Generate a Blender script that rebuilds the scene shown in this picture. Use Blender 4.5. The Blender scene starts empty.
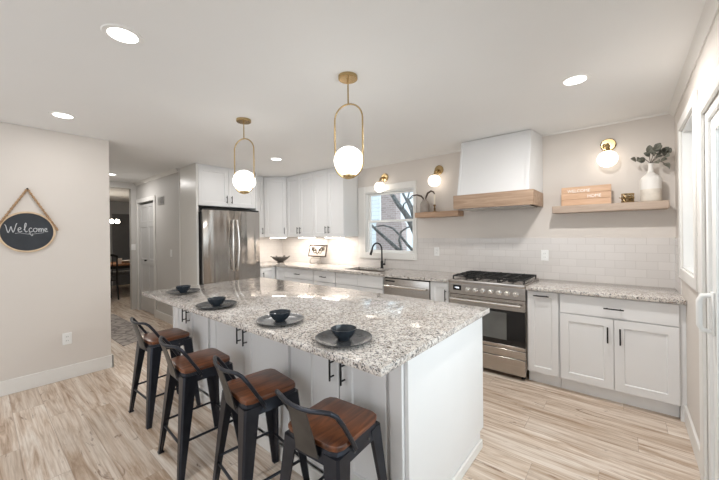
import bpy, bmesh, math, random
from mathutils import Vector, Matrix
random.seed(7)
PI = math.pi
SC = bpy.context.scene
COL = SC.collection

# ------------------------------------------------------------------ camera
CAM_H, YAW, ROLL, FPX, HY = 1.4209, math.radians(39.8131), -0.0112, 320.1251, 233.8354
cd = bpy.data.cameras.new('camera'); cam = bpy.data.objects.new('camera', cd); COL.objects.link(cam)
cd.sensor_width = 36.0; cd.sensor_fit = 'HORIZONTAL'; cd.lens = 36.0 * FPX / 719.0
cd.shift_x = 0.0; cd.shift_y = (HY - 239.5) / 719.0
cd.clip_start = 0.02; cd.clip_end = 200
cam.matrix_world = Matrix.Translation((0, 0, CAM_H)) @ Matrix.Rotation(YAW, 4, 'Z') @ Matrix.Rotation(PI/2, 4, 'X') @ Matrix.Rotation(ROLL, 4, 'Z')
SC.camera = cam

# ------------------------------------------------------------------ view, world, large lights
SC.view_settings.view_transform = 'Standard'; SC.view_settings.look = 'None'
SC.view_settings.exposure = 1.04; SC.view_settings.gamma = 1.0
SC.view_settings.use_curve_mapping = False
W = bpy.data.worlds.new('overcast_sky'); SC.world = W; W.use_nodes = True
bg = W.node_tree.nodes['Background']; bg.inputs[0].default_value = (0.90, 0.95, 1.0, 1); bg.inputs[1].default_value = 1.05

def area(name, loc, rot, sx, sy, power, color=(1, 1, 1), shape='RECTANGLE', spread=None):
    l = bpy.data.lights.new(name, 'AREA'); l.shape = shape; l.size = sx; l.size_y = sy
    l.energy = power; l.color = color
    if spread: l.spread = spread
    o = bpy.data.objects.new(name, l); COL.objects.link(o); o.location = loc; o.rotation_euler = rot
    o['kind'] = 'helper'
    return o
# added fill lamp unseen behind the camera, then daylight at the sliding door
area('rear_fill_light', (-2.0, -2.38, 1.30), (PI/2, 0, PI), 4.0, 2.0, 62, (0.90, 0.955, 1.0))
area('sliding_door_daylight', (0.95, 1.50, 1.75), (PI/2-0.65, 0, PI/2), 1.9, 1.3, 16, (0.94, 0.97, 1.0))

# ------------------------------------------------------------------ constants
H = 2.474; YB = 3.952; XR = 0.3345; XW = -4.334; XL = -5.31; YH = 2.03
YC = 3.30; YD = 3.335; YT = 3.396

# ------------------------------------------------------------------ materials
MATS = {}
def nodes_of(name):
    m = bpy.data.materials.new(name); m.use_nodes = True
    nt = m.node_tree; b = nt.nodes['Principled BSDF']
    MATS[name] = m
    return m, nt, b
def N(nt, t, **kw):
    n = nt.nodes.new(t)
    for k, v in kw.items(): setattr(n, k, v)
    return n
def ramp(nt, fac, stops, interp='LINEAR'):
    r = N(nt, 'ShaderNodeValToRGB'); r.color_ramp.interpolation = interp
    while len(r.color_ramp.elements) < len(stops): r.color_ramp.elements.new(0.5)
    for e, (p, c) in zip(r.color_ramp.elements, stops):
        e.position = p; e.color = tuple(c) + (1,) if len(c) == 3 else c
    nt.links.new(fac, r.inputs[0]); return r
def srgb(r, g, b):
    f = lambda v: (v/255/12.92) if v/255 <= 0.04045 else ((v/255+0.055)/1.055)**2.4
    return (f(r), f(g), f(b))
def coords(nt, kind='Object', scale=(1, 1, 1), rot=(0, 0, 0)):
    if kind == 'World':
        out = N(nt, 'ShaderNodeNewGeometry').outputs['Position']
    else:
        out = N(nt, 'ShaderNodeTexCoord').outputs[kind]
    mp = N(nt, 'ShaderNodeMapping'); mp.inputs['Scale'].default_value = scale; mp.inputs['Rotation'].default_value = rot
    nt.links.new(out, mp.inputs['Vector']); return mp.outputs[0]
def noise(nt, vec, scale, detail=3, rough=0.55, dist=0.0):
    n = N(nt, 'ShaderNodeTexNoise'); nt.links.new(vec, n.inputs['Vector'])
    n.inputs['Scale'].default_value = scale; n.inputs['Detail'].default_value = detail
    n.inputs['Roughness'].default_value = rough; n.inputs['Distortion'].default_value = dist
    return n.outputs['Fac']
def mix(nt, fac, a, b, mode='MIX'):
    m = N(nt, 'ShaderNodeMix', data_type='RGBA', blend_type=mode)
    def put(sock, v):
        if isinstance(v, (tuple, list)): sock.default_value = tuple(v) + (1,) if len(v) == 3 else v
        elif isinstance(v, (int, float)): sock.default_value = v
        else: nt.links.new(v, sock)
    put(m.inputs[0], fac); put(m.inputs[6], a); put(m.inputs[7], b)
    return m.outputs[2]
def bump(nt, b, height, strength=0.2, dist=0.01):
    n = N(nt, 'ShaderNodeBump'); n.inputs['Strength'].default_value = strength; n.inputs['Distance'].default_value = dist
    nt.links.new(height, n.inputs['Height']); nt.links.new(n.outputs[0], b.inputs['Normal'])

def plain(name, col, rough=0.5, metal=0.0, var=0.04, scale=6.0, bstr=0.0, coat=0.0, kind='Object'):
    """paint, plastic or metal with a slight procedural unevenness"""
    m, nt, b = nodes_of(name)
    v = coords(nt, kind)
    f = noise(nt, v, scale, 3)
    lo = tuple(c*(1-var) for c in col); hi = tuple(min(1, c*(1+var)) for c in col)
    r = ramp(nt, f, [(0.3, lo), (0.7, hi)])
    nt.links.new(r.outputs[0], b.inputs['Base Color'])
    b.inputs['Roughness'].default_value = rough; b.inputs['Metallic'].default_value = metal
    if coat: b.inputs['Coat Weight'].default_value = coat; b.inputs['Coat Roughness'].default_value = 0.1
    if bstr:
        bump(nt, b, noise(nt, v, scale*25, 2), bstr, 0.002)
    return m
def glow(name, col, strength):
    m, nt, b = nodes_of(name)
    b.inputs['Base Color'].default_value = (0.9, 0.9, 0.88, 1); b.inputs['Roughness'].default_value = 0.25
    b.inputs['Emission Color'].default_value = tuple(col) + (1,); b.inputs['Emission Strength'].default_value = strength
    return m

M_wall = plain('wall_paint', srgb(219, 212, 205), 0.75, var=0.015, scale=1.5, bstr=0.05, kind='World')
M_ceil = plain('ceiling_paint', srgb(238, 238, 237), 0.85, var=0.012, scale=1.2, bstr=0.05, kind='World')
M_hallw = plain('hall_paint', srgb(205, 202, 198), 0.6, var=0.015, scale=1.5, kind='World')
M_dark = plain('dining_paint', srgb(160, 161, 164), 0.7, var=0.03, scale=2, kind='World')
M_trim = plain('trim_white', srgb(232, 230, 226), 0.4, var=0.012, scale=3, kind='World')
M_cab = plain('cabinet_white', srgb(229, 229, 229), 0.35, var=0.01, scale=3)
M_panel = plain('fridge_panel_paint', srgb(226, 223, 217), 0.30, var=0.01, scale=3)
M_kick = plain('toe_kick_paint', srgb(236, 236, 236), 0.5, var=0.02)
M_black = plain('black_metal', (0.012, 0.012, 0.013), 0.35, 0.3, var=0.15)
M_gun = plain('gunmetal', (0.030, 0.033, 0.043), 0.28, 0.6, var=0.2, scale=9)
M_gunlt = plain('worn_gunmetal', (0.10, 0.098, 0.095), 0.36, 0.8, var=0.2, scale=9)
M_brass = plain('brass', (0.46, 0.335, 0.17), 0.26, 1.0, var=0.08)
M_plate = plain('charcoal_stoneware', (0.055, 0.058, 0.062), 0.27, 0, var=0.25, scale=30)
M_bowl = plain('dark_bowl_glaze', (0.028, 0.036, 0.046), 0.16, 0, var=0.3, scale=30)
M_plast = plain('white_plastic', srgb(240, 240, 238), 0.3, var=0.01)
M_ceram = plain('white_ceramic', srgb(236, 233, 228), 0.35, var=0.02)
M_beige = plain('beige_glaze', srgb(222, 214, 202), 0.5, var=0.10, scale=18)
M_greyv = plain('grey_stoneware', srgb(150, 141, 133), 0.6, var=0.10, scale=20)
M_leaf = plain('eucalyptus_leaf', (0.155, 0.155, 0.125), 0.55, var=0.35, scale=12)
M_twig = plain('dry_twig', (0.06, 0.04, 0.028), 0.7, var=0.3, scale=30)
M_slate = plain('chalkboard', srgb(52, 56, 62), 0.7, var=0.12, scale=12)
M_chalk = plain('chalk', srgb(205, 208, 210), 0.9, var=0.1, scale=60)
M_rope = plain('jute_rope', srgb(172, 140, 108), 0.85, var=0.35, scale=90)
M_birch = plain('pale_wood_rim', srgb(214, 190, 160), 0.6, var=0.1, scale=14)
M_dwood = plain('dark_chair_wood', (0.012, 0.011, 0.011), 0.4, var=0.2)
M_cream = plain('candle_wax', srgb(238, 230, 214), 0.5, var=0.02)
M_dkglass = plain('black_glass', (0.012, 0.012, 0.013), 0.05, 0.0, var=0.1)
M_ovenpane = plain('oven_window_glass', (0.15, 0.155, 0.15), 0.06, 0.0, var=0.1)
M_iron = plain('cast_iron', (0.013, 0.013, 0.013), 0.55, 0.2, var=0.3, scale=40)
M_sink = plain('sink_composite', srgb(120, 110, 100), 0.4, 0.2, var=0.08)
M_snow = plain('snow', (0.85, 0.87, 0.9), 0.9, var=0.05, scale=1)
M_bark = plain('tree_bark', (0.17, 0.185, 0.195), 0.9, var=0.5, scale=20, bstr=0.4)
M_siding = plain('neighbour_siding', srgb(214, 222, 226), 0.8, var=0.04, scale=3)
M_shadowgap = plain('dark_gap', (0.01, 0.01, 0.01), 0.8)
M_cushion = plain('striped_cushion', srgb(150, 150, 152), 0.9, var=0.3, scale=20)
M_globe = glow('opal_globe_lit', (1.0, 0.965, 0.91), 2.4)
M_sglobe = glow('opal_sconce_lit', (1.0, 0.90, 0.78), 1.5)
M_down = glow('downlight_lens', (1.0, 0.98, 0.95), 3.0)
M_led = glow('led_strip_lens', (1.0, 0.95, 0.88), 9.0)
M_bulb = glow('dining_bulb', (1.0, 0.90, 0.75), 22.0)

def m_floor():
    m, nt, b = nodes_of('oak_plank_floor')
    v = coords(nt, 'World')
    sp = N(nt, 'ShaderNodeSeparateXYZ'); nt.links.new(v, sp.inputs[0])
    dv = N(nt, 'ShaderNodeMath', operation='DIVIDE'); nt.links.new(sp.outputs['Y'], dv.inputs[0]); dv.inputs[1].default_value = 0.182
    fl = N(nt, 'ShaderNodeMath', operation='FLOOR'); nt.links.new(dv.outputs[0], fl.inputs[0])
    wn = N(nt, 'ShaderNodeTexWhiteNoise', noise_dimensions='1D'); nt.links.new(fl.outputs[0], wn.inputs['W'])
    ma = N(nt, 'ShaderNodeMath', operation='MULTIPLY_ADD'); nt.links.new(wn.outputs['Value'], ma.inputs[0]); ma.inputs[1].default_value = 1.22; nt.links.new(sp.outputs['X'], ma.inputs[2])
    cb = N(nt, 'ShaderNodeCombineXYZ'); nt.links.new(ma.outputs[0], cb.inputs[0]); nt.links.new(sp.outputs['Y'], cb.inputs[1])
    br = N(nt, 'ShaderNodeTexBrick'); nt.links.new(cb.outputs[0], br.inputs['Vector'])
    br.offset = 0.0; br.offset_frequency = 1; br.squash = 1
    br.inputs['Color1'].default_value = (0, 0, 0, 1); br.inputs['Color2'].default_value = (1, 1, 1, 1); br.inputs['Mortar'].default_value = (0.5, 0.5, 0.5, 1)
    br.inputs['Scale'].default_value = 1; br.inputs['Mortar Size'].default_value = 0.0012; br.inputs['Mortar Smooth'].default_value = 0.1
    br.inputs['Bias'].default_value = 0; br.inputs['Brick Width'].default_value = 1.22; br.inputs['Row Height'].default_value = 0.182
    rnd = br.outputs['Color']
    # shift the grain from plank to plank
    off = N(nt, 'ShaderNodeVectorMath', operation='MULTIPLY_ADD')
    nt.links.new(rnd, off.inputs[0]); off.inputs[1].default_value = (13, 7, 5); nt.links.new(v, off.inputs[2])
    mp = N(nt, 'ShaderNodeMapping'); mp.inputs['Scale'].default_value = (0.75, 9, 1); nt.links.new(off.outputs[0], mp.inputs[0])
    g1 = noise(nt, mp.outputs[0], 1.6, 5, 0.62, 1.2)
    mp2 = N(nt, 'ShaderNodeMapping'); mp2.inputs['Scale'].default_value = (2.2, 60, 1); nt.links.new(off.outputs[0], mp2.inputs[0])
    g2 = noise(nt, mp2.outputs[0], 1.5, 4, 0.6, 0.3)
    base = ramp(nt, g1, [(0.28, srgb(158, 132, 108)), (0.42, srgb(203, 183, 164)), (0.55, srgb(228, 216, 204)), (0.75, srgb(239, 232, 223))])
    fine = ramp(nt, g2, [(0.32, (0.74, 0.69, 0.64)), (0.58, (1, 1, 1))])
    c = mix(nt, 1.0, base.outputs[0], fine.outputs[0], 'MULTIPLY')
    tone = ramp(nt, rnd, [(0.0, (0.84, 0.79, 0.74)), (0.5, (0.97, 0.955, 0.94)), (1.0, (1.06, 1.06, 1.06))])
    c = mix(nt, 1.0, c, tone.outputs[0], 'MULTIPLY')
    # knots and dark splits
    mp3 = N(nt, 'ShaderNodeMapping'); mp3.inputs['Scale'].default_value = (1.1, 5, 1); nt.links.new(off.outputs[0], mp3.inputs[0])
    k = noise(nt, mp3.outputs[0], 2.3, 6, 0.7, 2.0)
    kr = ramp(nt, k, [(0.31, (0.85, 0.85, 0.85)), (0.39, (0, 0, 0))])
    c = mix(nt, kr.outputs[0], c, srgb(120, 92, 68))
    gap = ramp(nt, br.outputs['Fac'], [(0.0, (0, 0, 0)), (1.0, (1, 1, 1))])
    gm = N(nt, 'ShaderNodeMath', operation='MULTIPLY'); gm.inputs[1].default_value = 0.55; nt.links.new(gap.outputs[0], gm.inputs[0])
    c = mix(nt, gm.outputs[0], c, srgb(120, 96, 76))
    nt.links.new(c, b.inputs['Base Color'])
    b.inputs['Roughness'].default_value = 0.42
    bump(nt, b, g2, 0.08, 0.002)
    return m
M_floor = m_floor()

def m_wood(name, light, dark, along=(1.2, 14, 14), rough=0.5, seed=0.0):
    m, nt, b = nodes_of(name)
    v = coords(nt, 'Object', along)
    a = N(nt, 'ShaderNodeVectorMath', operation='ADD'); nt.links.new(v, a.inputs[0]); a.inputs[1].default_value = (seed, seed*2, seed*3)
    oi = N(nt, 'ShaderNodeObjectInfo')
    a2 = N(nt, 'ShaderNodeVectorMath', operation='MULTIPLY_ADD'); nt.links.new(oi.outputs['Random'], a2.inputs[0]); a2.inputs[1].default_value = (9, 5, 3); nt.links.new(a.outputs[0], a2.inputs[2])
    g = noise(nt, a2.outputs[0], 2.0, 5, 0.6, 1.0)
    r = ramp(nt, g, [(0.3, dark), (0.5, tuple((x+y)/2 for x, y in zip(light, dark))), (0.68, light)])
    nt.links.new(r.outputs[0], b.inputs['Base Color']); b.inputs['Roughness'].default_value = rough
    bump(nt, b, g, 0.08, 0.003)
    return m
M_hoodw = m_wood('hood_oak', srgb(186, 160, 136), srgb(150, 122, 100))
M_shelfw = m_wood('shelf_oak', srgb(194, 175, 158), srgb(164, 144, 128))
M_shelfw2 = m_wood('warm_shelf_oak', srgb(196, 165, 138), srgb(166, 132, 106))
M_signw = m_wood('sign_pine', srgb(214, 178, 146), srgb(190, 150, 118))
M_seat = m_wood('walnut_seat', srgb(128, 76, 46), srgb(66, 36, 22), (14, 2.0, 14), 0.28)
M_table = m_wood('dining_oak', srgb(170, 120, 84), srgb(120, 80, 54))

def m_granite():
    m, nt, b = nodes_of('speckled_granite')
    def spots(scale, lo, hi, rot, dist=0.5, det=3, rough=0.6):
        n = noise(nt, coords(nt, 'World', (1, 1, 1), rot), scale, det, rough, dist)
        return ramp(nt, n, [(lo, (0, 0, 0)), (hi, (1, 1, 1))]).outputs[0]
    v = coords(nt, 'World')
    big = noise(nt, v, 14, 4, 0.65, 0.8)
    c = ramp(nt, big, [(0.32, srgb(178, 169, 160)), (0.45, srgb(208, 200, 192)), (0.66, srgb(230, 225, 219))]).outputs[0]
    c = mix(nt, spots(62, 0.545, 0.61, (0.3, 0.1, 0.2)), c, srgb(156, 149, 145))
    c = mix(nt, spots(42, 0.60, 0.66, (1.1, 0.8, 0.2)), c, srgb(128, 112, 100))
    c = mix(nt, spots(88, 0.560, 0.61, (0.5, 0.3, 0.9)), c, srgb(108, 105, 106))
    c = mix(nt, spots(104, 0.590, 0.635, (0.9, 1.3, 0.4)), c, srgb(46, 45, 49))
    c = mix(nt, spots(120, 0.60, 0.66, (0.2, 1.3, 0.6)), c, srgb(244, 242, 239))
    nt.links.new(c, b.inputs['Base Color']); b.inputs['Roughness'].default_value = 0.06
    b.inputs['Specular IOR Level'].default_value = 0.6
    return m
M_granite = m_granite()

def m_tile():
    m, nt, b = nodes_of('white_subway_tile')
    geo = N(nt, 'ShaderNodeNewGeometry'); sp = N(nt, 'ShaderNodeSeparateXYZ'); nt.links.new(geo.outputs['Position'], sp.inputs[0])
    ad = N(nt, 'ShaderNodeMath', operation='ADD'); nt.links.new(sp.outputs['X'], ad.inputs[0]); nt.links.new(sp.outputs['Y'], ad.inputs[1])
    cb = N(nt, 'ShaderNodeCombineXYZ'); nt.links.new(ad.outputs[0], cb.inputs[0]); nt.links.new(sp.outputs['Z'], cb.inputs[1])
    mp = N(nt, 'ShaderNodeMapping'); mp.inputs['Location'].default_value = (0.03, 0.0, 0); nt.links.new(cb.outputs[0], mp.inputs[0])
    br = N(nt, 'ShaderNodeTexBrick'); nt.links.new(mp.outputs[0], br.inputs['Vector']); br.offset = 0.5
    br.inputs['Scale'].default_value = 1; br.inputs['Brick Width'].default_value = 0.1524; br.inputs['Row Height'].default_value = 0.0762
    br.inputs['Mortar Size'].default_value = 0.0016; br.inputs['Mortar Smooth'].default_value = 0.25; br.inputs['Bias'].default_value = 0
    br.inputs['Color1'].default_value = srgb(214, 209, 205) + (1,); br.inputs['Color2'].default_value = srgb(219, 214, 210) + (1,)
    br.inputs['Mortar'].default_value = srgb(196, 190, 185) + (1,)
    nt.links.new(br.outputs['Color'], b.inputs['Base Color']); b.inputs['Roughness'].default_value = 0.18
    inv = N(nt, 'ShaderNodeMath', operation='SUBTRACT'); inv.inputs[0].default_value = 1; nt.links.new(br.outputs['Fac'], inv.inputs[1])
    bump(nt, b, inv.outputs[0], 0.25, 0.002)
    return m
M_tile = m_tile()

def m_steel(name, stretch=(2, 2, 90), col=(0.60, 0.58, 0.55), rough=0.26, wave=None):
    m, nt, b = nodes_of(name)
    v = coords(nt, 'Object', stretch)
    f = noise(nt, v, 3.0, 4, 0.6)
    r = ramp(nt, f, [(0.3, (rough*0.9,)*3), (0.7, (rough*1.12,)*3)])
    nt.links.new(r.outputs[0], b.inputs['Roughness'])
    c = ramp(nt, f, [(0.3, tuple(x*0.95 for x in col)), (0.7, tuple(min(1, x*1.06) for x in col))])
    nt.links.new(c.outputs[0], b.inputs['Base Color'])
    b.inputs['Metallic'].default_value = 1.0
    b.inputs['Anisotropic'].default_value = 0.5
    if wave: bump(nt, b, noise(nt, coords(nt, 'Object', wave), 1.5, 1, 0.4), 0.8, 0.03)
    return m
M_steel = m_steel('brushed_stainless', (14, 14, 0.25), (0.42, 0.395, 0.37), 0.18, (0.1, 4.0, 0.15))
M_steelh = m_steel('brushed_stainless_flat', (0.6, 220, 220), (0.52, 0.49, 0.46), 0.25)
M_chrome = m_steel('polished_steel', (5, 5, 5), (0.80, 0.78, 0.75), 0.2)

def m_brick():
    m, nt, b = nodes_of('chimney_brick')
    geo = N(nt, 'ShaderNodeNewGeometry'); sp = N(nt, 'ShaderNodeSeparateXYZ'); nt.links.new(geo.outputs['Position'], sp.inputs[0])
    ad = N(nt, 'ShaderNodeMath', operation='ADD'); nt.links.new(sp.outputs['X'], ad.inputs[0]); nt.links.new(sp.outputs['Y'], ad.inputs[1])
    cb = N(nt, 'ShaderNodeCombineXYZ'); nt.links.new(ad.outputs[0], cb.inputs[0]); nt.links.new(sp.outputs['Z'], cb.inputs[1])
    br = N(nt, 'ShaderNodeTexBrick'); nt.links.new(cb.outputs[0], br.inputs['Vector'])
    br.inputs['Scale'].default_value = 1; br.inputs['Brick Width'].default_value = 0.22; br.inputs['Row Height'].default_value = 0.075
    br.inputs['Mortar Size'].default_value = 0.008
    br.inputs['Color1'].default_value = srgb(150, 136, 134) + (1,); br.inputs['Color2'].default_value = srgb(172, 158, 156) + (1,); br.inputs['Mortar'].default_value = srgb(182, 176, 175) + (1,)
    nt.links.new(br.outputs['Color'], b.inputs['Base Color']); b.inputs['Roughness'].default_value = 0.9
    return m
M_brick = m_brick()

def m_rug():
    m, nt, b = nodes_of('faded_rug_weave')
    v = coords(nt, 'World', (1, 1, 1), (0, 0, 0.0))
    vo = N(nt, 'ShaderNodeTexVoronoi', feature='DISTANCE_TO_EDGE'); nt.links.new(v, vo.inputs['Vector']); vo.inputs['Scale'].default_value = 7
    l = ramp(nt, vo.outputs['Distance'], [(0.03, (1, 1, 1)), (0.10, (0, 0, 0))])
    n = noise(nt, v, 14, 4)
    base = ramp(nt, n, [(0.35, srgb(166, 158, 152)), (0.65, srgb(196, 188, 181))])
    c = mix(nt, l.outputs[0], base.outputs[0], srgb(138, 131, 129))
    nt.links.new(c, b.inputs['Base Color']); b.inputs['Roughness'].default_value = 0.95
    bump(nt, b, noise(nt, v, 300, 2), 0.3, 0.003)
    return m
M_rug = m_rug()

def m_glass():
    m = bpy.data.materials.new('window_glass'); m.use_nodes = True; nt = m.node_tree
    for n in list(nt.nodes): nt.nodes.remove(n)
    o = N(nt, 'ShaderNodeOutputMaterial'); t = N(nt, 'ShaderNodeBsdfTransparent'); g = N(nt, 'ShaderNodeBsdfGlossy'); g.inputs['Roughness'].default_value = 0.02
    t.inputs[0].default_value = (0.94, 0.97, 0.97, 1)
    fr = N(nt, 'ShaderNodeFresnel'); fr.inputs['IOR'].default_value = 1.45
    mx = N(nt, 'ShaderNodeMixShader'); nt.links.new(fr.outputs[0], mx.inputs[0]); nt.links.new(t.outputs[0], mx.inputs[1]); nt.links.new(g.outputs[0], mx.inputs[2])
    nt.links.new(mx.outputs[0], o.inputs['Surface'])
    return m
M_glass = m_glass()

# ------------------------------------------------------------------ mesh helpers
I4 = Matrix.Identity(4)
class MB:
    def __init__(self, M=None): self.bm = bmesh.new(); self.M = M or I4
    def _v(self, p): return self.bm.verts.new(self.M @ Vector(p))
    def box(self, x0, x1, y0, y1, z0, z1, bev=0.0, seg=1):
        vs = [self._v(p) for p in ((x0,y0,z0),(x1,y0,z0),(x1,y1,z0),(x0,y1,z0),(x0,y0,z1),(x1,y0,z1),(x1,y1,z1),(x0,y1,z1))]
        fs = [self.bm.faces.new([vs[i] for i in q]) for q in ((3,2,1,0),(4,5,6,7),(0,1,5,4),(1,2,6,5),(2,3,7,6),(3,0,4,7))]
        if bev:
            es = list({e for f in fs for e in f.edges})
            bmesh.ops.bevel(self.bm, geom=es, offset=bev, segments=seg, affect='EDGES', profile=0.5)
        return self
    def hexa(self, bot, top):
        """eight corners: four below, four above (both counter-clockwise from above)"""
        b = [self._v(p) for p in bot]; t = [self._v(p) for p in top]; n = len(b)
        self.bm.faces.new(b[::-1]); self.bm.faces.new(t)
        for i in range(n): self.bm.faces.new((b[i], b[(i+1)%n], t[(i+1)%n], t[i]))
        return self
    def prism(self, pts, z0, z1, bev=0.0, seg=2):
        b = [self._v((x, y, z0)) for x, y in pts]; t = [self._v((x, y, z1)) for x, y in pts]; n = len(pts)
        f1 = self.bm.faces.new(b[::-1]); f2 = self.bm.faces.new(t)
        for i in range(n): self.bm.faces.new((b[i], b[(i+1)%n], t[(i+1)%n], t[i]))
        if bev:
            bmesh.ops.bevel(self.bm, geom=list(set(f2.edges)|set(f1.edges)), offset=bev, segments=seg, affect='EDGES', profile=0.5)
        return self
    def tube(self, path, r, seg=10, closed=False, flat=1.0):
        pts = [Vector(p) for p in path]; n = len(pts); rs = r if isinstance(r, (list, tuple)) else [r]*n
        rings = []; prev = None
        for i, p in enumerate(pts):
            a = pts[(i-1) % n] if (closed or i > 0) else p; c = pts[(i+1) % n] if (closed or i < n-1) else p
            t = (c-a).normalized()
            if prev is None:
                u = t.cross(Vector((0, 0, 1)))
                if u.length < 1e-3: u = t.cross(Vector((0, 1, 0)))
                u.normalize()
            else:
                u = (prev - t*prev.dot(t)).normalized()
            prev = u; w = t.cross(u)
            rings.append([self._v(p + u*rs[i]*math.cos(2*PI*k/seg) + w*rs[i]*flat*math.sin(2*PI*k/seg)) for k in range(seg)])
        m = n if closed else n-1
        for i in range(m):
            A, B = rings[i], rings[(i+1) % n]
            for k in range(seg): self.bm.faces.new((A[k], A[(k+1)%seg], B[(k+1)%seg], B[k]))
        if not closed:
            self.bm.faces.new(rings[0][::-1]); self.bm.faces.new(rings[-1])
        return self
    def cyl(self, p0, p1, r0, r1=None, seg=20):
        return self.tube([p0, p1], [r0, r0 if r1 is None else r1], seg)
    def lathe(self, c, prof, seg=32, axis='z', sx=1, sy=1):
        cx, cy, cz = c; rings = []
        def P(r, h, a):
            u, v = r*math.cos(a), r*math.sin(a)
            if axis == 'z': return (cx+u*sx, cy+v*sy, cz+h)
            if axis == 'y': return (cx+u, cy-h, cz+v)      # h grows towards -y
            return (cx+h, cy+u, cz+v)                      # h grows towards +x
        for r, h in prof:
            rings.append([self._v(P(0, h, 0))] if r < 1e-6 else [self._v(P(r, h, 2*PI*k/seg)) for k in range(seg)])
        for A, B in zip(rings, rings[1:]):
            for k in range(seg):
                q = [A[k % len(A)], A[(k+1) % len(A)], B[(k+1) % len(B)], B[k % len(B)]]
                q2 = []
                for x in q:
                    if x not in q2: q2.append(x)
                if len(q2) > 2: self.bm.faces.new(q2)
        return self
    def ball(self, c, r, seg=24, s=(1, 1, 1)):
        rings = seg//2
        self.lathe_pts(c, r, seg, rings, s); return self
    def lathe_pts(self, c, r, seg, rings, s):
        R = []
        for i in range(rings+1):
            th = PI*i/rings; rr = r*math.sin(th); h = -r*math.cos(th)
            R.append([self._v((c[0], c[1], c[2]+h*s[2]))] if i in (0, rings) else [self._v((c[0]+rr*math.cos(2*PI*k/seg)*s[0], c[1]+rr*math.sin(2*PI*k/seg)*s[1], c[2]+h*s[2])) for k in range(seg)])
        for A, B in zip(R, R[1:]):
            for k in range(seg):
                q2 = []
                for x in (A[k % len(A)], A[(k+1) % len(A)], B[(k+1) % len(B)], B[k % len(B)]):
                    if x not in q2: q2.append(x)
                self.bm.faces.new(q2)
    def quad(self, a, b, c, d):
        self.bm.faces.new([self._v(p) for p in (a, b, c, d)]); return self
    def build(self, name, mat, parent=None, loc=None, smooth=True):
        bmesh.ops.recalc_face_normals(self.bm, faces=self.bm.faces[:])
        off = Vector(loc) if loc is not None else (ORG.get(parent.name, Vector()) if parent else Vector())
        for v in self.bm.verts: v.co -= off
        me = bpy.data.meshes.new(name); self.bm.to_mesh(me); self.bm.free()
        if smooth:
            for p in me.polygons: p.use_smooth = True
            try: me.set_sharp_from_angle(angle=math.radians(38))
            except Exception: pass
        me.materials.append(mat)
        o = bpy.data.objects.new(name, me); COL.objects.link(o)
        if parent: o.parent = parent; ORG[o.name] = off
        elif loc is not None: o.location = off; ORG[o.name] = off
        return o
ORG = {}
def tag(o, label, cat, group=None):
    o['label'] = label; o['category'] = cat
    if group: o['group'] = group
    return o
def thing(name, label, cat, loc, group=None):
    o = bpy.data.objects.new(name, None); COL.objects.link(o); o.location = loc; o.empty_display_size = 0.1
    ORG[o.name] = Vector(loc)
    return tag(o, label, cat, group)
def struct(o, label=None):
    o['kind'] = 'structure'
    if label: o['label'] = label
    return o
def dup(root, loc, rz, label, group=None):
    r = root.copy(); COL.objects.link(r); r.location = loc; r.rotation_euler = (0, 0, rz); r['label'] = label
    if group: r['group'] = group
    for ch in list(root.children):
        c = ch.copy(); COL.objects.link(c); c.parent = r
        for g in ch.children:
            d = g.copy(); COL.objects.link(d); d.parent = c
    return r
def text_mb(s, size, M, depth=0.001, align='CENTER', shear=0.0, sx=1.0):
    cu = bpy.data.curves.new('lettering', 'FONT'); cu.body = s; cu.size = size; cu.extrude = depth; cu.align_x = align; cu.align_y = 'CENTER'; cu.shear = shear
    ob = bpy.data.objects.new('lettering', cu); COL.objects.link(ob)
    dg = bpy.context.evaluated_depsgraph_get(); me = bpy.data.meshes.new_from_object(ob.evaluated_get(dg))
    mb = MB(); mb.bm.from_mesh(me); bpy.data.objects.remove(ob); bpy.data.curves.remove(cu); bpy.data.meshes.remove(me)
    T = M @ Matrix.Rotation(PI/2, 4, 'X') @ Matrix.Scale(sx, 4, (1, 0, 0))
    for v in mb.bm.verts: v.co = T @ v.co
    return mb
def frame_at(x, y, z, deg):
    """local x = right as seen from the front, y = into the unit, z = up"""
    return Matrix.Translation((x, y, z)) @ Matrix.Rotation(math.radians(deg), 4, 'Z')

# ------------------------------------------------------------------ cabinet parts
def shaker(mb, x0, x1, z0, z1, rail=0.062, th=0.02, rec=0.009, y=0.0):
    """five-piece front whose outer face is at local y = -th + y"""
    yf, yb = y-th, y; yr = yf+rec; b = 0.0015
    a = [(x0, z0), (x1, z0), (x1, z1), (x0, z1)]
    def ring(d, yy): return [mb._v((x, yy, z)) for x, z in ((x0+d, z0+d), (x1-d, z0+d), (x1-d, z1-d), (x0+d, z1-d))]
    R = [ring(0, yb), ring(0, yf+b), ring(b, yf), ring(rail, yf), ring(rail+0.006, yr)]
    mb.bm.faces.new(R[0]); mb.bm.faces.new(R[-1][::-1])
    for A, B in zip(R, R[1:]):
        for i in range(4): mb.bm.faces.new((A[i], B[i], B[(i+1)%4], A[(i+1)%4]))
def pull(mb, x, z, L, vert, y=-0.02, r=0.0055):
    yo = y-0.03
    if vert:
        mb.tube([(x, yo, z-L/2), (x, yo, z+L/2)], r, 8)
        for s in (-1, 1): mb.tube([(x, y, z+s*L*0.33), (x, yo, z+s*L*0.33)], r*0.85, 8)
    else:
        mb.tube([(x-L/2, yo, z), (x+L/2, yo, z)], r, 8)
        for s in (-1, 1): mb.tube([(x+s*L*0.33, y, z), (x+s*L*0.33, yo, z)], r*0.85, 8)
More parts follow.
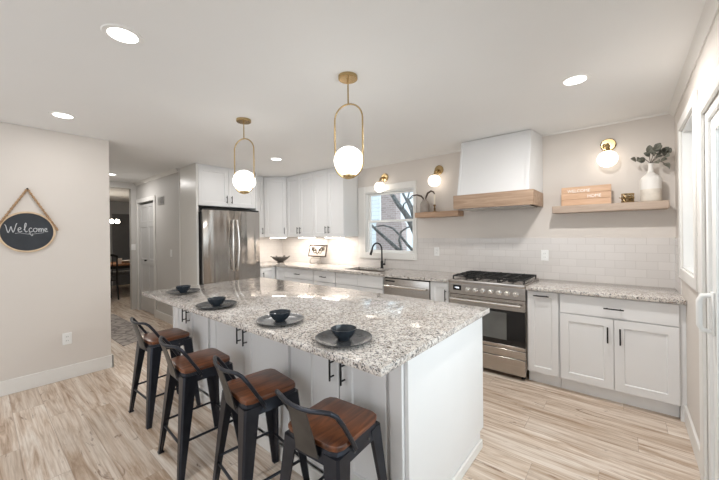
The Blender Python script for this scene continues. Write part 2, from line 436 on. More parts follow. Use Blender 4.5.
def front(parent, M, kind, x0, x1, z0, z1, hx=None, hz=None, hl=0.13, vert=True, rail=0.062, flat=False):
    mb = MB(M)
    if flat: mb.box(x0, x1, -0.02, 0, z0, z1, 0.0015)
    else: shaker(mb, x0, x1, z0, z1, rail)
    d = mb.build(kind, M_cab, parent)
    if hx is not None:
        h = MB(M); pull(h, hx, hz, hl, vert); h.build('handle', M_black, d)
    return d
def carcass(parent, M, w, d, z0, z1, kick=0.0, kx0=0.0, kx1=None):
    mb = MB(M); mb.box(0, w, 0.0, d, z0, z1); mb.build('carcass', M_cab, parent)
    if kick:
        k = MB(M); k.box(kx0, w if kx1 is None else kx1, 0.06, 0.08, 0.0, z0); k.build('toe_kick', M_kick, parent)

# ================================================================== STRUCTURE
struct(MB().box(-12.2, 0.6, -2.6, 6.0, -0.08, 0.0).build('floor', M_floor), 'light oak plank floor with strong grain')
struct(MB().box(-12.2, 0.6, -2.6, 6.0, H, H+0.1).build('ceiling', M_ceil), 'flat off-white painted ceiling')
# back wall with the sink window opening
WX0, WX1, WZ0, WZ1 = -3.17, -2.285, 1.125, 2.075
mb = MB()
mb.box(XL-0.14, WX0, YB, YB+0.14, 0, H); mb.box(WX1, XR+0.15, YB, YB+0.14, 0, H)
mb.box(WX0, WX1, YB, YB+0.14, 0, WZ0); mb.box(WX0, WX1, YB, YB+0.14, WZ1, H)
struct(mb.build('wall_back', M_wall, smooth=False), 'warm greige back wall above the white tile')
# right wall with window and sliding-door openings
RY0, RY1, RZ0, RZ1 = 2.83, 3.49, 1.13, 2.19
DY0, DY1, DZ = 0.55, 2.56, 2.06
mb = MB()
mb.box(XR, XR+0.15, RY1, YB, 0, H); mb.box(XR, XR+0.15, DY1, RY0, 0, H)
mb.box(XR, XR+0.15, RY0, RY1, 0, RZ0); mb.box(XR, XR+0.15, RY0, RY1, RZ1, H)
mb.box(XR, XR+0.15, DY0, DY1, DZ, H); mb.box(XR, XR+0.15, -2.4, DY0, 0, H)
struct(mb.build('wall_right', M_wall, smooth=False))
struct(MB().box(XW-0.12, XW, -2.4, 0.942, 0, H, 0.004).build('wall_left', M_wall), 'pale wall carrying the round chalkboard')
mb = MB()
mb.box(XW-0.12, -4.05, -2.52, -2.4, 0, H); mb.box(0.05, XR+0.15, -2.52, -2.4, 0, H)
mb.box(-4.05, 0.05, -2.52, -2.4, 0, 0.25); mb.box(-4.05, 0.05, -2.52, -2.4, 2.35, H)
struct(mb.build('wall_rear', M_wall, smooth=False))
# hall
HDX0, HDX1, HDZ = -7.28, -6.42, 2.07
mb = MB()
mb.box(-7.4, HDX0, YH, YH+0.12, 0, H); mb.box(HDX1, XL, YH, YH+0.12, 0, H); mb.box(HDX0, HDX1, YH, YH+0.12, HDZ, H)
struct(mb.build('wall_hall', M_hallw, smooth=False), 'grey hall wall with the panelled closet door')
struct(MB().box(-7.4, XW-0.12, 0.822, 0.942, 0, H).build('wall_front', M_hallw))
struct(MB().box(XL-0.12, XL, YH+0.12, YB, 0, H).build('wall_side', M_wall))
mb = MB(); mb.box(-7.52, -7.4, 1.945, 6.0, 0, H); mb.box(-7.52, -7.4, -2.4, 0.942, 0, H); mb.box(-7.52, -7.4, 0.942, 1.945, 2.36, H)
struct(mb.build('wall_divider', M_hallw, smooth=False))
mb = MB(); mb.box(-11.6, -11.5, -2.4, 6.0, 0, H); mb.box(-11.5, -7.52, 5.9, 6.0, 0, H); mb.box(-11.5, -7.52, -2.5, -2.4, 0, H)
struct(mb.build('wall_dining', M_dark, smooth=False), 'dark grey dining room walls')
mb = MB(); mb.box(-11.5, -11.48, 2.55, 2.63, 0, 2.1); mb.box(-11.5, -11.48, 2.63, 3.3, 2.02, 2.1); mb.box(-11.5, -11.485, 2.63, 3.3, 0.0, 2.02)
struct(mb.build('door_3', plain('dining_door_paint', srgb(96, 97, 100), 0.6), smooth=False))

# baseboards
def board(name, x0, x1, y0, y1, h=0.13):
    return struct(MB().box(x0, x1, y0, y1, 0, h, 0.004).build(name, M_trim))
mb = MB(); mb.box(XW, XW+0.016, -2.4, 0.958, 0, 0.135, 0.004); mb.box(XW-0.12, XW+0.016, 0.942, 0.958, 0, 0.135, 0.004)
struct(mb.build('baseboard_left', M_trim))
mb = MB(); mb.box(XR-0.016, XR, DY1+0.10, 3.39, 0, 0.13, 0.004); struct(mb.build('baseboard_right', M_trim))
mb = MB(); mb.box(HDX1+0.07, XL, YH-0.015, YH, 0, 0.13, 0.003); struct(mb.build('baseboard_hall', M_trim))
# crown lines
def crown(name, p0, p1, nx, ny, s=0.028, m=M_trim):
    mb = MB(); x0, y0 = p0; x1, y1 = p1
    mb.hexa([(x0, y0, H-s), (x1, y1, H-s), (x1+nx*0.006, y1+ny*0.006, H-s), (x0+nx*0.006, y0+ny*0.006, H-s)] if False else [(x0, y0, H-s), (x1, y1, H-s), (x1+nx*0.008, y1+ny*0.008, H-s), (x0+nx*0.008, y0+ny*0.008, H-s)],
            [(x0, y0, H), (x1, y1, H), (x1+nx*s, y1+ny*s, H), (x0+nx*s, y0+ny*s, H)])
    return struct(mb.build(name, m, smooth=False))
crown('trim_1', (-3.30, YB), (-1.47, YB), 0, -1, 0.016)
crown('trim_2', (-0.69, YB), (XR, YB), 0, -1, 0.016)
crown('trim_3', (XR, -2.4), (XR, YB), -1, 0, 0.045)
crown('trim_4', (-7.38, YH), (XL-0.03, YH), 0, -1, 0.05)

# tiled backsplash
TZ = 1.36
mb = MB()
mb.box(XL, WX0-0.12, YB-0.008, YB, 0.912, 1.40); mb.box(WX1+0.036, XR, YB-0.008, YB, 0.912, TZ)
mb.box(WX0-0.12, WX1+0.036, YB-0.008, YB, 0.912, 1.055)
mb.box(XR-0.008, XR, 3.56, YB, 0.912, TZ)
mb.box(XL, XL+0.008, 3.03, YB-0.008, 0.912, 1.40)
struct(mb.build('trim_5', M_tile, smooth=False), 'white subway tile backsplash')

# sink window: casing, sashes, panes
def casing(mb, x0, x1, z0, z1, w, y0, y1):
    mb.box(x0-w, x0, y0, y1, z0-w, z1+w, 0.003); mb.box(x1, x1+w, y0, y1, z0-w, z1+w, 0.003)
    mb.box(x0, x1, y0, y1, z1, z1+w, 0.003); mb.box(x0, x1, y0, y1, z0-w, z0, 0.003)
w1 = thing('window_1', None, None, (-2.73, YB, 1.1)); del w1['label']; del w1['category']; struct(w1, 'double-hung window over the sink')
mb = MB()
casing(mb, WX0+0.0, WX1-0.0, WZ0, WZ1, 0.075, YB-0.022, YB+0.0)
mb.box(WX0-0.115, WX1+0.04, YB-0.012, YB, WZ0-0.075, WZ1+0.085, 0.003)  # flat back band
mb.bm.free()
mb = MB(); W0, W1, B0, B1 = WX0-0.13, WX1+0.04, WZ0-0.075, WZ1+0.09
mb.box(W0, WX0+0.012, YB-0.022, YB, B0, B1, 0.003); mb.box(WX1-0.005, W1, YB-0.022, YB, B0, B1, 0.003)
mb.box(WX0+0.012, WX1-0.005, YB-0.022, YB, WZ1-0.005, B1, 0.003); mb.box(WX0+0.012, WX1-0.005, YB-0.03, YB, B0, WZ0+0.012, 0.003)
mb.build('casing', M_trim, w1)
mb = MB()   # jamb lining
mb.box(WX0, WX0+0.02, YB, YB+0.14, WZ0, WZ1); mb.box(WX1-0.02, WX1, YB, YB+0.14, WZ0, WZ1)
mb.box(WX0+0.02, WX1-0.02, YB, YB+0.14, WZ1-0.02, WZ1); mb.box(WX0+0.02, WX1-0.02, YB, YB+0.14, WZ0, WZ0+0.02)
mb.build('jamb', M_plast, w1, smooth=False)
def sash(name, y, z0, z1):
    s = 0.033; a, b = WX0+0.02, WX1-0.02; mb = MB()
    mb.box(a, a+s, y, y+0.03, z0, z1, 0.003); mb.box(b-s, b, y, y+0.03, z0, z1, 0.003)
    mb.box(a+s, b-s, y, y+0.03, z0, z0+s, 0.003); mb.box(a+s, b-s, y, y+0.03, z1-s, z1, 0.003)
    o = mb.build(name, M_plast, w1)
    MB().box(a+s-0.004, b-s+0.004, y+0.012, y+0.016, z0+s-0.004, z1-s+0.004).build('pane', M_glass, o, smooth=False)
sash('lower_sash', YB+0.03, WZ0+0.02, 1.635); sash('upper_sash', YB+0.064, 1.60, WZ1-0.02)

# right-hand window
w2 = thing('window_2', None, None, (XR, 3.16, 1.1)); del w2['label']; del w2['category']; struct(w2, 'narrow deep-set window on the right wall')
mb = MB(); c = 0.075
mb.box(XR-0.018, XR, RY1, RY1+c, RZ0-c, RZ1+c, 0.003); mb.box(XR-0.018, XR, RY0-c, RY0, RZ0-c, RZ1+c, 0.003)
mb.box(XR-0.018, XR, RY0, RY1, RZ1, RZ1+c, 0.003); mb.box(XR-0.018, XR, RY0, RY1, RZ0-c, RZ0, 0.003)
mb.build('casing', M_trim, w2)
mb = MB()
mb.box(XR, XR+0.15, RY1-0.012, RY1, RZ0, RZ1); mb.box(XR, XR+0.15, RY0, RY0+0.012, RZ0, RZ1)
mb.box(XR, XR+0.15, RY0+0.012, RY1-0.012, RZ1-0.012, RZ1); mb.box(XR, XR+0.15, RY0+0.012, RY1-0.012, RZ0, RZ0+0.012)
mb.build('jamb', M_plast, w2, smooth=False)
mb = MB(); s = 0.035
for z0, z1 in ((RZ0+0.012, 1.66), (1.66, RZ1-0.012)):
    mb.box(XR+0.1, XR+0.125, RY0+0.012, RY0+0.012+s, z0, z1, 0.002); mb.box(XR+0.1, XR+0.125, RY1-0.012-s, RY1-0.012, z0, z1, 0.002)
    mb.box(XR+0.1, XR+0.125, RY0+0.012+s, RY1-0.012-s, z0, z0+s, 0.002); mb.box(XR+0.1, XR+0.125, RY0+0.012+s, RY1-0.012-s, z1-s, z1, 0.002)
so = mb.build('sash', M_plast, w2)
MB().box(XR+0.11, XR+0.114, RY0+0.03, RY1-0.03, RZ0+0.03, RZ1-0.03).build('pane', M_glass, so, smooth=False)

# sliding glass door
d2 = thing('door_2', None, None, (XR, 1.55, 0)); del d2['label']; del d2['category']; struct(d2, 'white sliding glass door at the right edge')
mb = MB()
mb.box(XR-0.02, XR, DY1, DY1+0.10, 0, DZ+0.09, 0.004); mb.box(XR-0.02, XR, DY0-0.09, DY1, DZ, DZ+0.09, 0.004); mb.box(XR-0.02, XR, DY0-0.09, DY0, 0, DZ, 0.004)
mb.build('casing', M_trim, d2)
mb = MB()
mb.box(XR+0.0, XR+0.13, DY1-0.05, DY1, 0, DZ, 0.003); mb.box(XR, XR+0.13, DY0, DY0+0.05, 0, DZ, 0.003); mb.box(XR, XR+0.13, DY0+0.05, DY1-0.05, DZ-0.05, DZ, 0.003); mb.box(XR, XR+0.13, DY0+0.05, DY1-0.05, 0.0, 0.03)
mb.build('frame', M_plast, d2)
for nm, y0, y1, xx in (('sliding_panel', 1.50, DY1-0.05, XR+0.015), ('fixed_panel', DY0+0.05, 1.56, XR+0.07)):
    mb = MB(); st = 0.085
    mb.box(xx, xx+0.035, y1-st, y1, 0.03, DZ-0.05, 0.004); mb.box(xx, xx+0.035, y0, y0+st, 0.03, DZ-0.05, 0.004)
    mb.box(xx, xx+0.035, y0+st, y1-st, 0.03, 0.13, 0.004); mb.box(xx, xx+0.035, y0+st, y1-st, DZ-0.13, DZ-0.05, 0.004)
    o = mb.build(nm, M_plast, d2)
    MB().box(xx+0.014, xx+0.018, y0+st-0.005, y1-st+0.005, 0.125, DZ-0.125).build('pane', M_glass, o, smooth=False)
    if nm == 'sliding_panel':
        hy = y1-0.045; h = MB()
        h.box(xx-0.012, xx, hy-0.022, hy+0.022, 0.87, 1.10, 0.004)
        h.tube([(xx-0.005, hy, 0.89), (xx-0.045, hy, 0.895), (xx-0.055, hy, 0.92), (xx-0.055, hy, 1.05), (xx-0.045, hy, 1.075), (xx-0.005, hy, 1.08)], 0.013, 10)
        h.build('handle', M_plast, o)

# closet door in the hall
d1 = thing('door_1', None, None, ((HDX0+HDX1)/2, YH, 0)); del d1['label']; del d1['category']; struct(d1, 'grey panelled closet door in the hall')
mb = MB(); c = 0.075
mb.box(HDX0-c, HDX0, YH-0.018, YH, 0, HDZ+c, 0.003); mb.box(HDX1, HDX1+c, YH-0.018, YH, 0, HDZ+c, 0.003); mb.box(HDX0, HDX1, YH-0.018, YH, HDZ, HDZ+c, 0.003)
mb.build('casing', M_trim, d1)
mid = (HDX0+HDX1)/2
M_hdoor = plain('closet_door_paint', srgb(206, 205, 203), 0.3, var=0.01)
for x0, x1 in ((HDX0+0.004, mid-0.002), (mid+0.002, HDX1-0.004)):
    mb = MB(Matrix.Translation((0, YH+0.055, 0)))
    for z0, z1 in ((0.012, 0.24), (0.24, 0.95), (0.95, 1.66), (1.66, 2.035)):
        if z1 > 0.3: shaker(mb, x0, x1, z0, z1, 0.055, 0.03, 0.010)
        else: mb.box(x0, x1, -0.03, 0, z0, z1)
    o = mb.build('door_leaf', M_hdoor, d1)
    if x0 < mid-0.1:
        k = MB(); k.lathe((x1-0.05, YH+0.025, 0.98), [(0, 0.045), (0.014, 0.042), (0.018, 0.03), (0.012, 0.018), (0.009, 0.0)], 12, 'y'); k.build('knob', M_black, o)
MB().box(HDX0, HDX1, YH+0.1, YH+0.11, 0, HDZ).build('closet_shade_panel', M_shadowgap, d1)  # near-black sheet stands in for the shade inside the closet

# ================================================================== ISLAND
IX0, IX1, IY0, IY1 = -3.4215, -0.714, 0.9734, 2.222; CT = 0.914
BF = 1.238; BX0, BX1, BY1 = -3.375, -0.755, 2.195
isl = thing('kitchen_island', 'long white kitchen island with shaker doors under the granite slab', 'kitchen island', ((BX0+BX1)/2, 1.7, 0))
mb = MB(); mb.box(BX0+0.004, BX1-0.02, BF, BY1-0.02, 0.10, CT-0.035); mb.box(BX0+0.004, BX1-0.02, BF+0.04, BY1-0.08, 0, 0.10); mb.build('carcass', M_cab, isl)
mb = MB()
mb.hexa([(BX1-0.02, BF-0.004, 0), (BX1, BF-0.004, 0), (BX1, BY1-0.065, 0), (BX1-0.02, BY1-0.065, 0)], [(BX1-0.02, BF-0.004, 0.105), (BX1, BF-0.004, 0.105), (BX1, BY1-0.065, 0.105), (BX1-0.02, BY1-0.065, 0.105)])
mb.box(BX1-0.02, BX1, BF-0.004, BY1, 0.105, CT-0.033, 0.0015); mb.build('end_panel', M_cab, isl)
MB().box(BX0-0.0, BX0+0.02, BF-0.004, BY1, 0, CT-0.033, 0.0015).build('end_panel', M_cab, isl)
mb = MB(); mb.box(BX1, BX1+0.014, BF-0.02, BY1-0.055, 0, 0.06, 0.004); mb.build('base_moulding', M_trim, isl)
mb = MB(); mb.box(BX0, BX1+0.014, BF-0.02, BF-0.004, 0, 0.09, 0.004); mb.build('base_moulding', M_trim, isl)
MB().box(BX1-0.09, BX1-0.022, BF-0.022, BF, 0.09, CT-0.033, 0.002).build('corner_post', M_cab, isl)
MB().box(BX0+0.0, BX0+0.03, BF-0.022, BF-0.004, 0.09, CT-0.033, 0.002).build('corner_post', M_cab, isl)
Mi = Matrix.Translation((0, BF, 0))
for x0, x1, side in ((-3.34, -3.042, 1), (-3.036, -2.65, -1), (-2.605, -2.103, 1), (-2.097, -1.595, -1), (-1.470, -1.169, 1), (-1.163, -0.868, -1)):
    hx = x1-0.037 if side > 0 else x0+0.037
    front(isl, Mi, 'door', x0, x1, 0.125, CT-0.05, hx, 0.708, 0.115, True, 0.083)
ict = MB(); ict.box(IX0, IX1, IY0, IY1, CT-0.033, CT, 0.003, 2)
tag(ict.build('countertop', M_granite, loc=((IX0+IX1)/2, (IY0+IY1)/2, CT-0.033)), 'large speckled granite slab on top of the white island', 'countertop')

# ================================================================== BACK RUN: base cabinets
D = YB - 0.012 - (YD + 0.02)
def base(name, label, x0, x1, M=None, depth=D, hollow=False):
    M = M or Matrix.Translation((x0, YD+0.02, 0))
    t = thing(name, label, 'cabinet', tuple(M @ Vector(((x1-x0)/2, 0, 0))), 'white base cabinets along the back wall')
    if hollow:
        w = x1-x0; mb = MB(M); zt = CT-0.033
        mb.box(0, 0.018, 0, depth, 0.115, zt); mb.box(w-0.018, w, 0, depth, 0.115, zt); mb.box(0.018, w-0.018, 0, depth, 0.115, 0.133)
        mb.box(0.018, w-0.018, depth-0.012, depth, 0.133, zt); mb.box(0.018, w-0.018, 0, 0.018, 0.133, zt); mb.build('carcass', M_cab, t, smooth=False)
        MB(M).box(0, w, 0.06, 0.08, 0.0, 0.115).build('toe_kick', M_kick, t)
    else:
        carcass(t, M, x1-x0, depth, 0.115, CT-0.033, 0.1)
    return t, M, x1-x0
# right of the range
t, M, w = base('base_cabinet', 'narrow white pull-out cabinet right of the range', -0.732, -0.470)
front(t, M, 'door', 0.012, w-0.006, 0.122, 0.872, w/2-0.005, 0.836, 0.125, False, 0.05)
t, M, w = base('base_cabinet', 'wide white base cabinet in the right corner with one drawer over two doors', -0.467, 0.300)
front(t, M, 'drawer', 0.006, w-0.004, 0.708, 0.872, w/2-0.002, 0.788, 0.13, False, flat=True)
front(t, M, 'door', 0.006, w/2-0.004, 0.122, 0.700, w/2-0.042, 0.572, 0.13)
front(t, M, 'door', w/2+0.000, w-0.004, 0.122, 0.700, w/2+0.038, 0.570, 0.13)
mb = MB(M); mb.box(w, w+0.034, 0.002, 0.02, 0.0, CT-0.033); mb.build('filler_strip', M_cab, t)
# left of the range
t, M, w = base('base_cabinet', 'slim white cabinet between the dishwasher and the range', -1.735, -1.506)
front(t, M, 'door', 0.004, w-0.004, 0.122, 0.872, w-0.036, 0.735, 0.13, True, 0.05)
t, M, w = base('base_cabinet', 'white sink cabinet under the window with false drawer front', -3.245, -2.397, hollow=True)
front(t, M, 'false_front', 0.004, w/2-0.002, 0.715, 0.872, flat=True); front(t, M, 'false_front', w/2+0.002, w-0.004, 0.715, 0.872, flat=True)
front(t, M, 'door', 0.004, w/2-0.002, 0.122, 0.707, w/2-0.04, 0.60); front(t, M, 'door', w/2+0.002, w-0.004, 0.122, 0.707, w/2+0.04, 0.60)
t, M, w = base('base_cabinet', 'white drawer cabinet just left of the sink cabinet', -3.722, -3.248)
front(t, M, 'drawer', 0.004, w-0.004, 0.715, 0.872, w/2, 0.79, 0.13, False, flat=True)
front(t, M, 'drawer', 0.004, w-0.004, 0.42, 0.707, w/2, 0.60, 0.13, False, flat=True); front(t, M, 'drawer', 0.004, w-0.004, 0.122, 0.412, w/2, 0.30, 0.13, False, flat=True)
t, M, w = base('base_cabinet', 'white drawer cabinet below the framed easel picture', -4.45, -3.725)
front(t, M, 'drawer', 0.004, w-0.004, 0.715, 0.872, w/2, 0.79, 0.13, False, flat=True)
front(t, M, 'door', 0.004, w/2-0.002, 0.122, 0.707, w/2-0.04, 0.60); front(t, M, 'door', w/2+0.002, w-0.004, 0.122, 0.707, w/2+0.04, 0.60)
Ml = frame_at(-4.69, 3.02, 0, 90)
t = thing('base_cabinet', 'white corner base cabinet tucked beside the fridge', 'cabinet', (-4.69, 3.17, 0), 'white base cabinets along the back wall')
mb = MB(); mb.box(XL+0.002, -4.71, 3.02, YB-0.01, 0.115, CT-0.033); mb.box(-4.71, -4.452, YD+0.022, YB-0.01, 0.115, CT-0.033); mb.build('carcass', M_cab, t)
mb = MB(); mb.box(-4.77, -4.75, 3.02, YD+0.08, 0, 0.115); mb.box(-4.75, -4.452, YD+0.08, YD+0.1, 0, 0.115); mb.build('toe_kick', M_kick, t)
front(t, Ml, 'door', 0.004, 0.29, 0.122, 0.872, 0.05, 0.74, 0.13, True, 0.05)
front(t, Matrix.Translation((0, YD+0.02, 0)), 'door', -4.685, -4.456, 0.122, 0.872, None, None, 0.13, True, 0.05)

# countertops (the back-left one has a cut-out for the sink)
SX0, SX1, SY0, SY1 = -3.195, -2.545, 3.45, 3.83
def slab(mb, x0, x1, y0, y1): mb.box(x0, x1, y0, y1, CT-0.032, CT, 0.0025, 2)
mb = MB()
xs = [-4.66, SX0, SX1, -1.506]
pts = [(XL, 3.02), (-4.66, 3.02), (-4.66, YC), (-1.506, YC), (-1.506, YB-0.009), (XL, YB-0.009)]
# one slab: rows around the hole
g = {}
def gv(x, y, z):
    k = (round(x, 4), round(y, 4), round(z, 4))
    if k not in g: g[k] = mb._v((x, y, z))
    return g[k]
X = [XL, -4.66, SX0, SX1, -1.506]; Y = [3.02, YC, SY0, SY1, YB-0.009]
cells = [(i, j) for i in range(4) for j in range(4) if not (i > 0 and j == 0) and not (i == 2 and j == 2)]
for i, j in cells:
    for z, rev in ((CT, False), (CT-0.032, True)):
        q = [gv(X[i], Y[j], z), gv(X[i+1], Y[j], z), gv(X[i+1], Y[j+1], z), gv(X[i], Y[j+1], z)]
        mb.bm.faces.new(q[::-1] if rev else q)
    for (di, dj, a, b2) in ((0, -1, (0, 0), (1, 0)), (1, 0, (1, 0), (1, 1)), (0, 1, (1, 1), (0, 1)), (-1, 0, (0, 1), (0, 0))):
        if (i+di, j+dj) not in cells:
            p, q2 = (X[i+a[0]], Y[j+a[1]]), (X[i+b2[0]], Y[j+b2[1]])
            mb.bm.faces.new((gv(*p, CT-0.032), gv(*q2, CT-0.032), gv(*q2, CT), gv(*p, CT)))
tag(mb.build('countertop', M_granite, loc=(-3.3, 3.6, CT-0.032), smooth=False), 'long granite counter under the sink window left of the range', 'countertop')
mb = MB(); slab(mb, -0.730, XR-0.003, YC, YB-0.009)
tag(mb.build('countertop', M_granite, loc=(-0.2, 3.6, CT-0.032)), 'short granite counter right of the range under the long shelf', 'countertop')

# sink and faucet
t = thing('kitchen_sink', 'undermount sink set in the granite below the window', 'sink', (-2.87, 3.64, 0.72))
mb = MB(); a, b, c, d = SX0-0.003, SX1+0.003, SY0-0.003, SY1+0.003; zb = 0.70; zt = CT-0.033
mb.box(a-0.012, a, c-0.012, d+0.012, zb, zt); mb.box(b, b+0.012, c-0.012, d+0.012, zb, zt); mb.box(a, b, c-0.012, c, zb, zt); mb.box(a, b, d, d+0.012, zb, zt); mb.box(a, b, c, d, zb-0.012, zb)
mb.build('basin', M_sink, t, smooth=False)
MB().lathe((-2.87, 3.68, zb), [(0, 0.004), (0.03, 0.004), (0.042, 0.002), (0.042, 0)], 20).build('drain', M_chrome, t)
FX, FY = -2.80, 3.875
t = thing('kitchen_faucet', 'matte black gooseneck faucet behind the sink', 'faucet', (FX, FY, CT))
MB().lathe((FX, FY, CT), [(0, 0), (0.027, 0), (0.027, 0.006), (0.021, 0.012), (0.021, 0.10), (0.015, 0.112), (0, 0.112)], 20).build('base', M_black, t)
mb = MB(); path = [(FX, FY, CT+0.10), (FX, FY, CT+0.27)]
for k in range(1, 11):
    an = PI*k/10*0.93; path.append((FX-0.03*(1-math.cos(an))*0.6, FY-0.095*(1-math.cos(an)), CT+0.275+0.1*math.sin(an)))
mb.tube(path, 0.0115, 12); mb.build('spout', M_black, t)
e = Vector(path[-1]); dr = (e-Vector(path[-2])).normalized()
mb = MB(); mb.tube([e-dr*0.01, e+dr*0.03, e+dr*0.095], [0.0125, 0.016, 0.018], 14); mb.build('spray_head', M_black, t)
mb = MB(); mb.tube([(FX+0.02, FY, CT+0.06), (FX+0.055, FY, CT+0.06)], 0.014, 12); mb.tube([(FX+0.05, FY, CT+0.06), (FX+0.062, FY-0.005, CT+0.14)], [0.006, 0.005], 8); mb.build('lever', M_black, t)

# ================================================================== RANGE
RX0, RX1, RF = -1.500, -0.738, 3.318
t = thing('gas_range', 'freestanding stainless gas range with seven knobs and an oven', 'range', ((RX0+RX1)/2, 3.6, 0))
mb = MB(); mb.box(RX0, RX1, RF+0.04, YB-0.02, 0.10, 0.885); mb.box(RX0+0.03, RX1-0.03, RF+0.08, YB-0.05, 0.03, 0.10); mb.build('body', M_steelh, t, smooth=False)
for x in (RX0+0.04, RX1-0.04):
    for y in (RF+0.07, YB-0.08): MB().cyl((x, y, 0), (x, y, 0.1), 0.018).build('foot', M_black, t)
MB().box(RX0, RX1, RF-0.005, YB-0.012, 0.885, 0.922, 0.006, 2).build('cooktop', M_steelh, t)
cp = MB(); cp.hexa([(RX0, RF-0.008, 0.775), (RX1, RF-0.008, 0.775), (RX1, RF+0.04, 0.775), (RX0, RF+0.04, 0.775)], [(RX0, RF-0.002, 0.888), (RX1, RF-0.002, 0.888), (RX1, RF+0.04, 0.888), (RX0, RF+0.04, 0.888)])
cp = cp.build('control_panel', M_steelh, t, smooth=False)
MB().box(RX0+0.052, RX0+0.142, RF-0.011, RF-0.003, 0.812, 0.865, 0.003).build('display', M_dkglass, cp)
tm = text_mb('12:06', 0.022, Matrix.Translation((RX0+0.097, RF-0.0115, 0.838)), 0.0004)
tm.build('digits', glow('clock_digits', (0.8, 0.85, 1.0), 1.2), cp, smooth=False)
for k in range(7):
    x = RX0+0.215+k*0.0775; z = 0.828
    kb = MB(); kb.lathe((x, RF-0.004, z), [(0, 0.036), (0.017, 0.036), (0.0205, 0.033), (0.022, 0.008), (0.025, 0.006), (0.025, 0)], 20, 'y')
    kb.box(x-0.003, x+0.003, RF-0.044, RF-0.036, z-0.018, z+0.018, 0.001)
    kb.build('knob', M_chrome, t)
# oven door with window and handle
od = MB(); od.box(RX0+0.004, RX1-0.004, RF, RF+0.04, 0.66, 0.768, 0.003); od.box(RX0+0.004, RX1-0.004, RF, RF+0.04, 0.285, 0.32, 0.003)
od = od.build('oven_door', M_steelh, t)
MB().box(RX0+0.004, RX1-0.004, RF+0.002, RF+0.04, 0.32, 0.66).build('glass_panel', M_dkglass, od, smooth=False)
MB().box(RX0+0.13, RX1-0.17, RF-0.0005, RF+0.003, 0.37, 0.635, 0.001).build('window', M_ovenpane, od)
mb = MB(); hz = 0.722; mb.tube([(RX0+0.03, RF-0.048, hz), (RX1-0.03, RF-0.048, hz)], 0.0125, 14)
for x in (RX0+0.07, RX1-0.07): mb.tube([(x, RF+0.002, hz), (x, RF-0.048, hz)], 0.010, 10)
mb.build('handle', M_chrome, od)
MB().box(RX0+0.004, RX1-0.004, RF, RF+0.04, 0.205, 0.28, 0.003).build('trim_panel', M_steelh, t)
MB().box(RX0+0.004, RX1-0.004, RF, RF+0.04, 0.045, 0.198, 0.003).build('storage_drawer', M_steelh, t)
for k in range(5):
    bx, by, br = [(-1.34, 3.50, 0.045), (-1.34, 3.78, 0.038), (-1.119, 3.64, 0.055), (-0.90, 3.50, 0.038), (-0.90, 3.78, 0.045)][k]
    MB().lathe((bx, by, 0.922), [(0, 0.022), (br*0.75, 0.022), (br*0.8, 0.016), (br, 0.014), (br*1.05, 0.0)], 20).build('burner', M_iron, t)
for gx0, gx1 in ((RX0+0.018, RX0+0.257), (RX0+0.262, RX1-0.262), (RX1-0.257, RX1-0.018)):
    mb = MB(); y0, y1 = RF+0.065, YB-0.04; z0, z1 = 0.947, 0.960; s = 0.012
    mb.box(gx0, gx1, y0, y0+s, z0, z1, 0.002); mb.box(gx0, gx1, y1-s, y1, z0, z1, 0.002); mb.box(gx0, gx0+s, y0, y1, z0, z1, 0.002); mb.box(gx1-s, gx1, y0, y1, z0, z1, 0.002)
    cx = (gx0+gx1)/2; mb.box(cx-s/2, cx+s/2, y0, y1, z0, z1+0.004, 0.002)
    for q in (0.25, 0.5, 0.75):
        yy = y0+(y1-y0)*q; mb.box(gx0, gx1, yy-s/2, yy+s/2, z0, z1+0.004, 0.002)
    for xx in (gx0, gx1-s):
        for yy in (y0, y1-s): mb.box(xx, xx+s, yy, yy+s, 0.921, z0+0.002)
    mb.build('grate', M_iron, t)

# dishwasher
t = thing('dishwasher', 'stainless dishwasher between the sink cabinet and the slim cabinet', 'dishwasher', (-2.065, 3.6, 0))
mb = MB(); mb.box(-2.392, -1.738, YD+0.03, YB-0.03, 0.10, CT-0.036); mb.box(-2.38, -1.75, YD+0.09, YD+0.11, 0, 0.1); mb.build('tub', M_black, t, smooth=False)
dd = MB().box(-2.385, -1.745, YD, YD+0.03, 0.12, 0.862, 0.005, 2).build('door', M_steelh, t)
MB().box(-2.36, -2.22, YD-0.0015, YD+0.002, 0.822, 0.84, 0.0005).build('control_label', M_dkglass, dd)
mb = MB(); mb.tube([(-2.36+0.59*k/8, YD-0.035-0.012*math.sin(PI*k/8), 0.775) for k in range(9)], 0.0125, 12)
for x in (-2.34, -1.79): mb.tube([(x, YD+0.004, 0.775), (x, YD-0.036, 0.775)], 0.010, 10)
mb.build('handle', M_chrome, dd)

# ================================================================== HOOD
HX0, HX1, HYF = -1.506, -0.690, 3.472
t = thing('range_hood', 'white tapered range hood with a wide oak band above the range', 'range hood', (-1.1, 3.7, 1.69))
TXa, TXb, TF = -1.462, -0.732, 3.49; UXa, UXb, UF = -1.455, -0.735, 3.635
mb = MB(); mb.hexa([(TXa, TF, 1.835), (TXb, TF, 1.835), (-0.692, YB-0.001, 1.835), (-1.500, YB-0.001, 1.835)], [(UXa, UF, H-0.002), (UXb, UF, H-0.002), (-0.692, YB-0.001, H-0.002), (-1.500, YB-0.001, H-0.002)])
mb.build('chimney_cover', M_cab, t, smooth=False)
mb = MB()   # raised border strips on the sloping front
def fp(x, s): return (x, TF+(UF-TF)*s-0.004, 1.838+(H-0.004-1.838)*s)
def strip(x0, x1, s0, s1):
    n = Vector((0, -(H-1.838), -(UF-TF))).normalized()*0.010
    a, b, c, d = [Vector(fp(x, s)) for x, s in ((x0, s0), (x1, s0), (x1, s1), (x0, s1))]
    mb.hexa([a+n, b+n, c+n, d+n], [a-n*0.4, b-n*0.4, c-n*0.4, d-n*0.4])
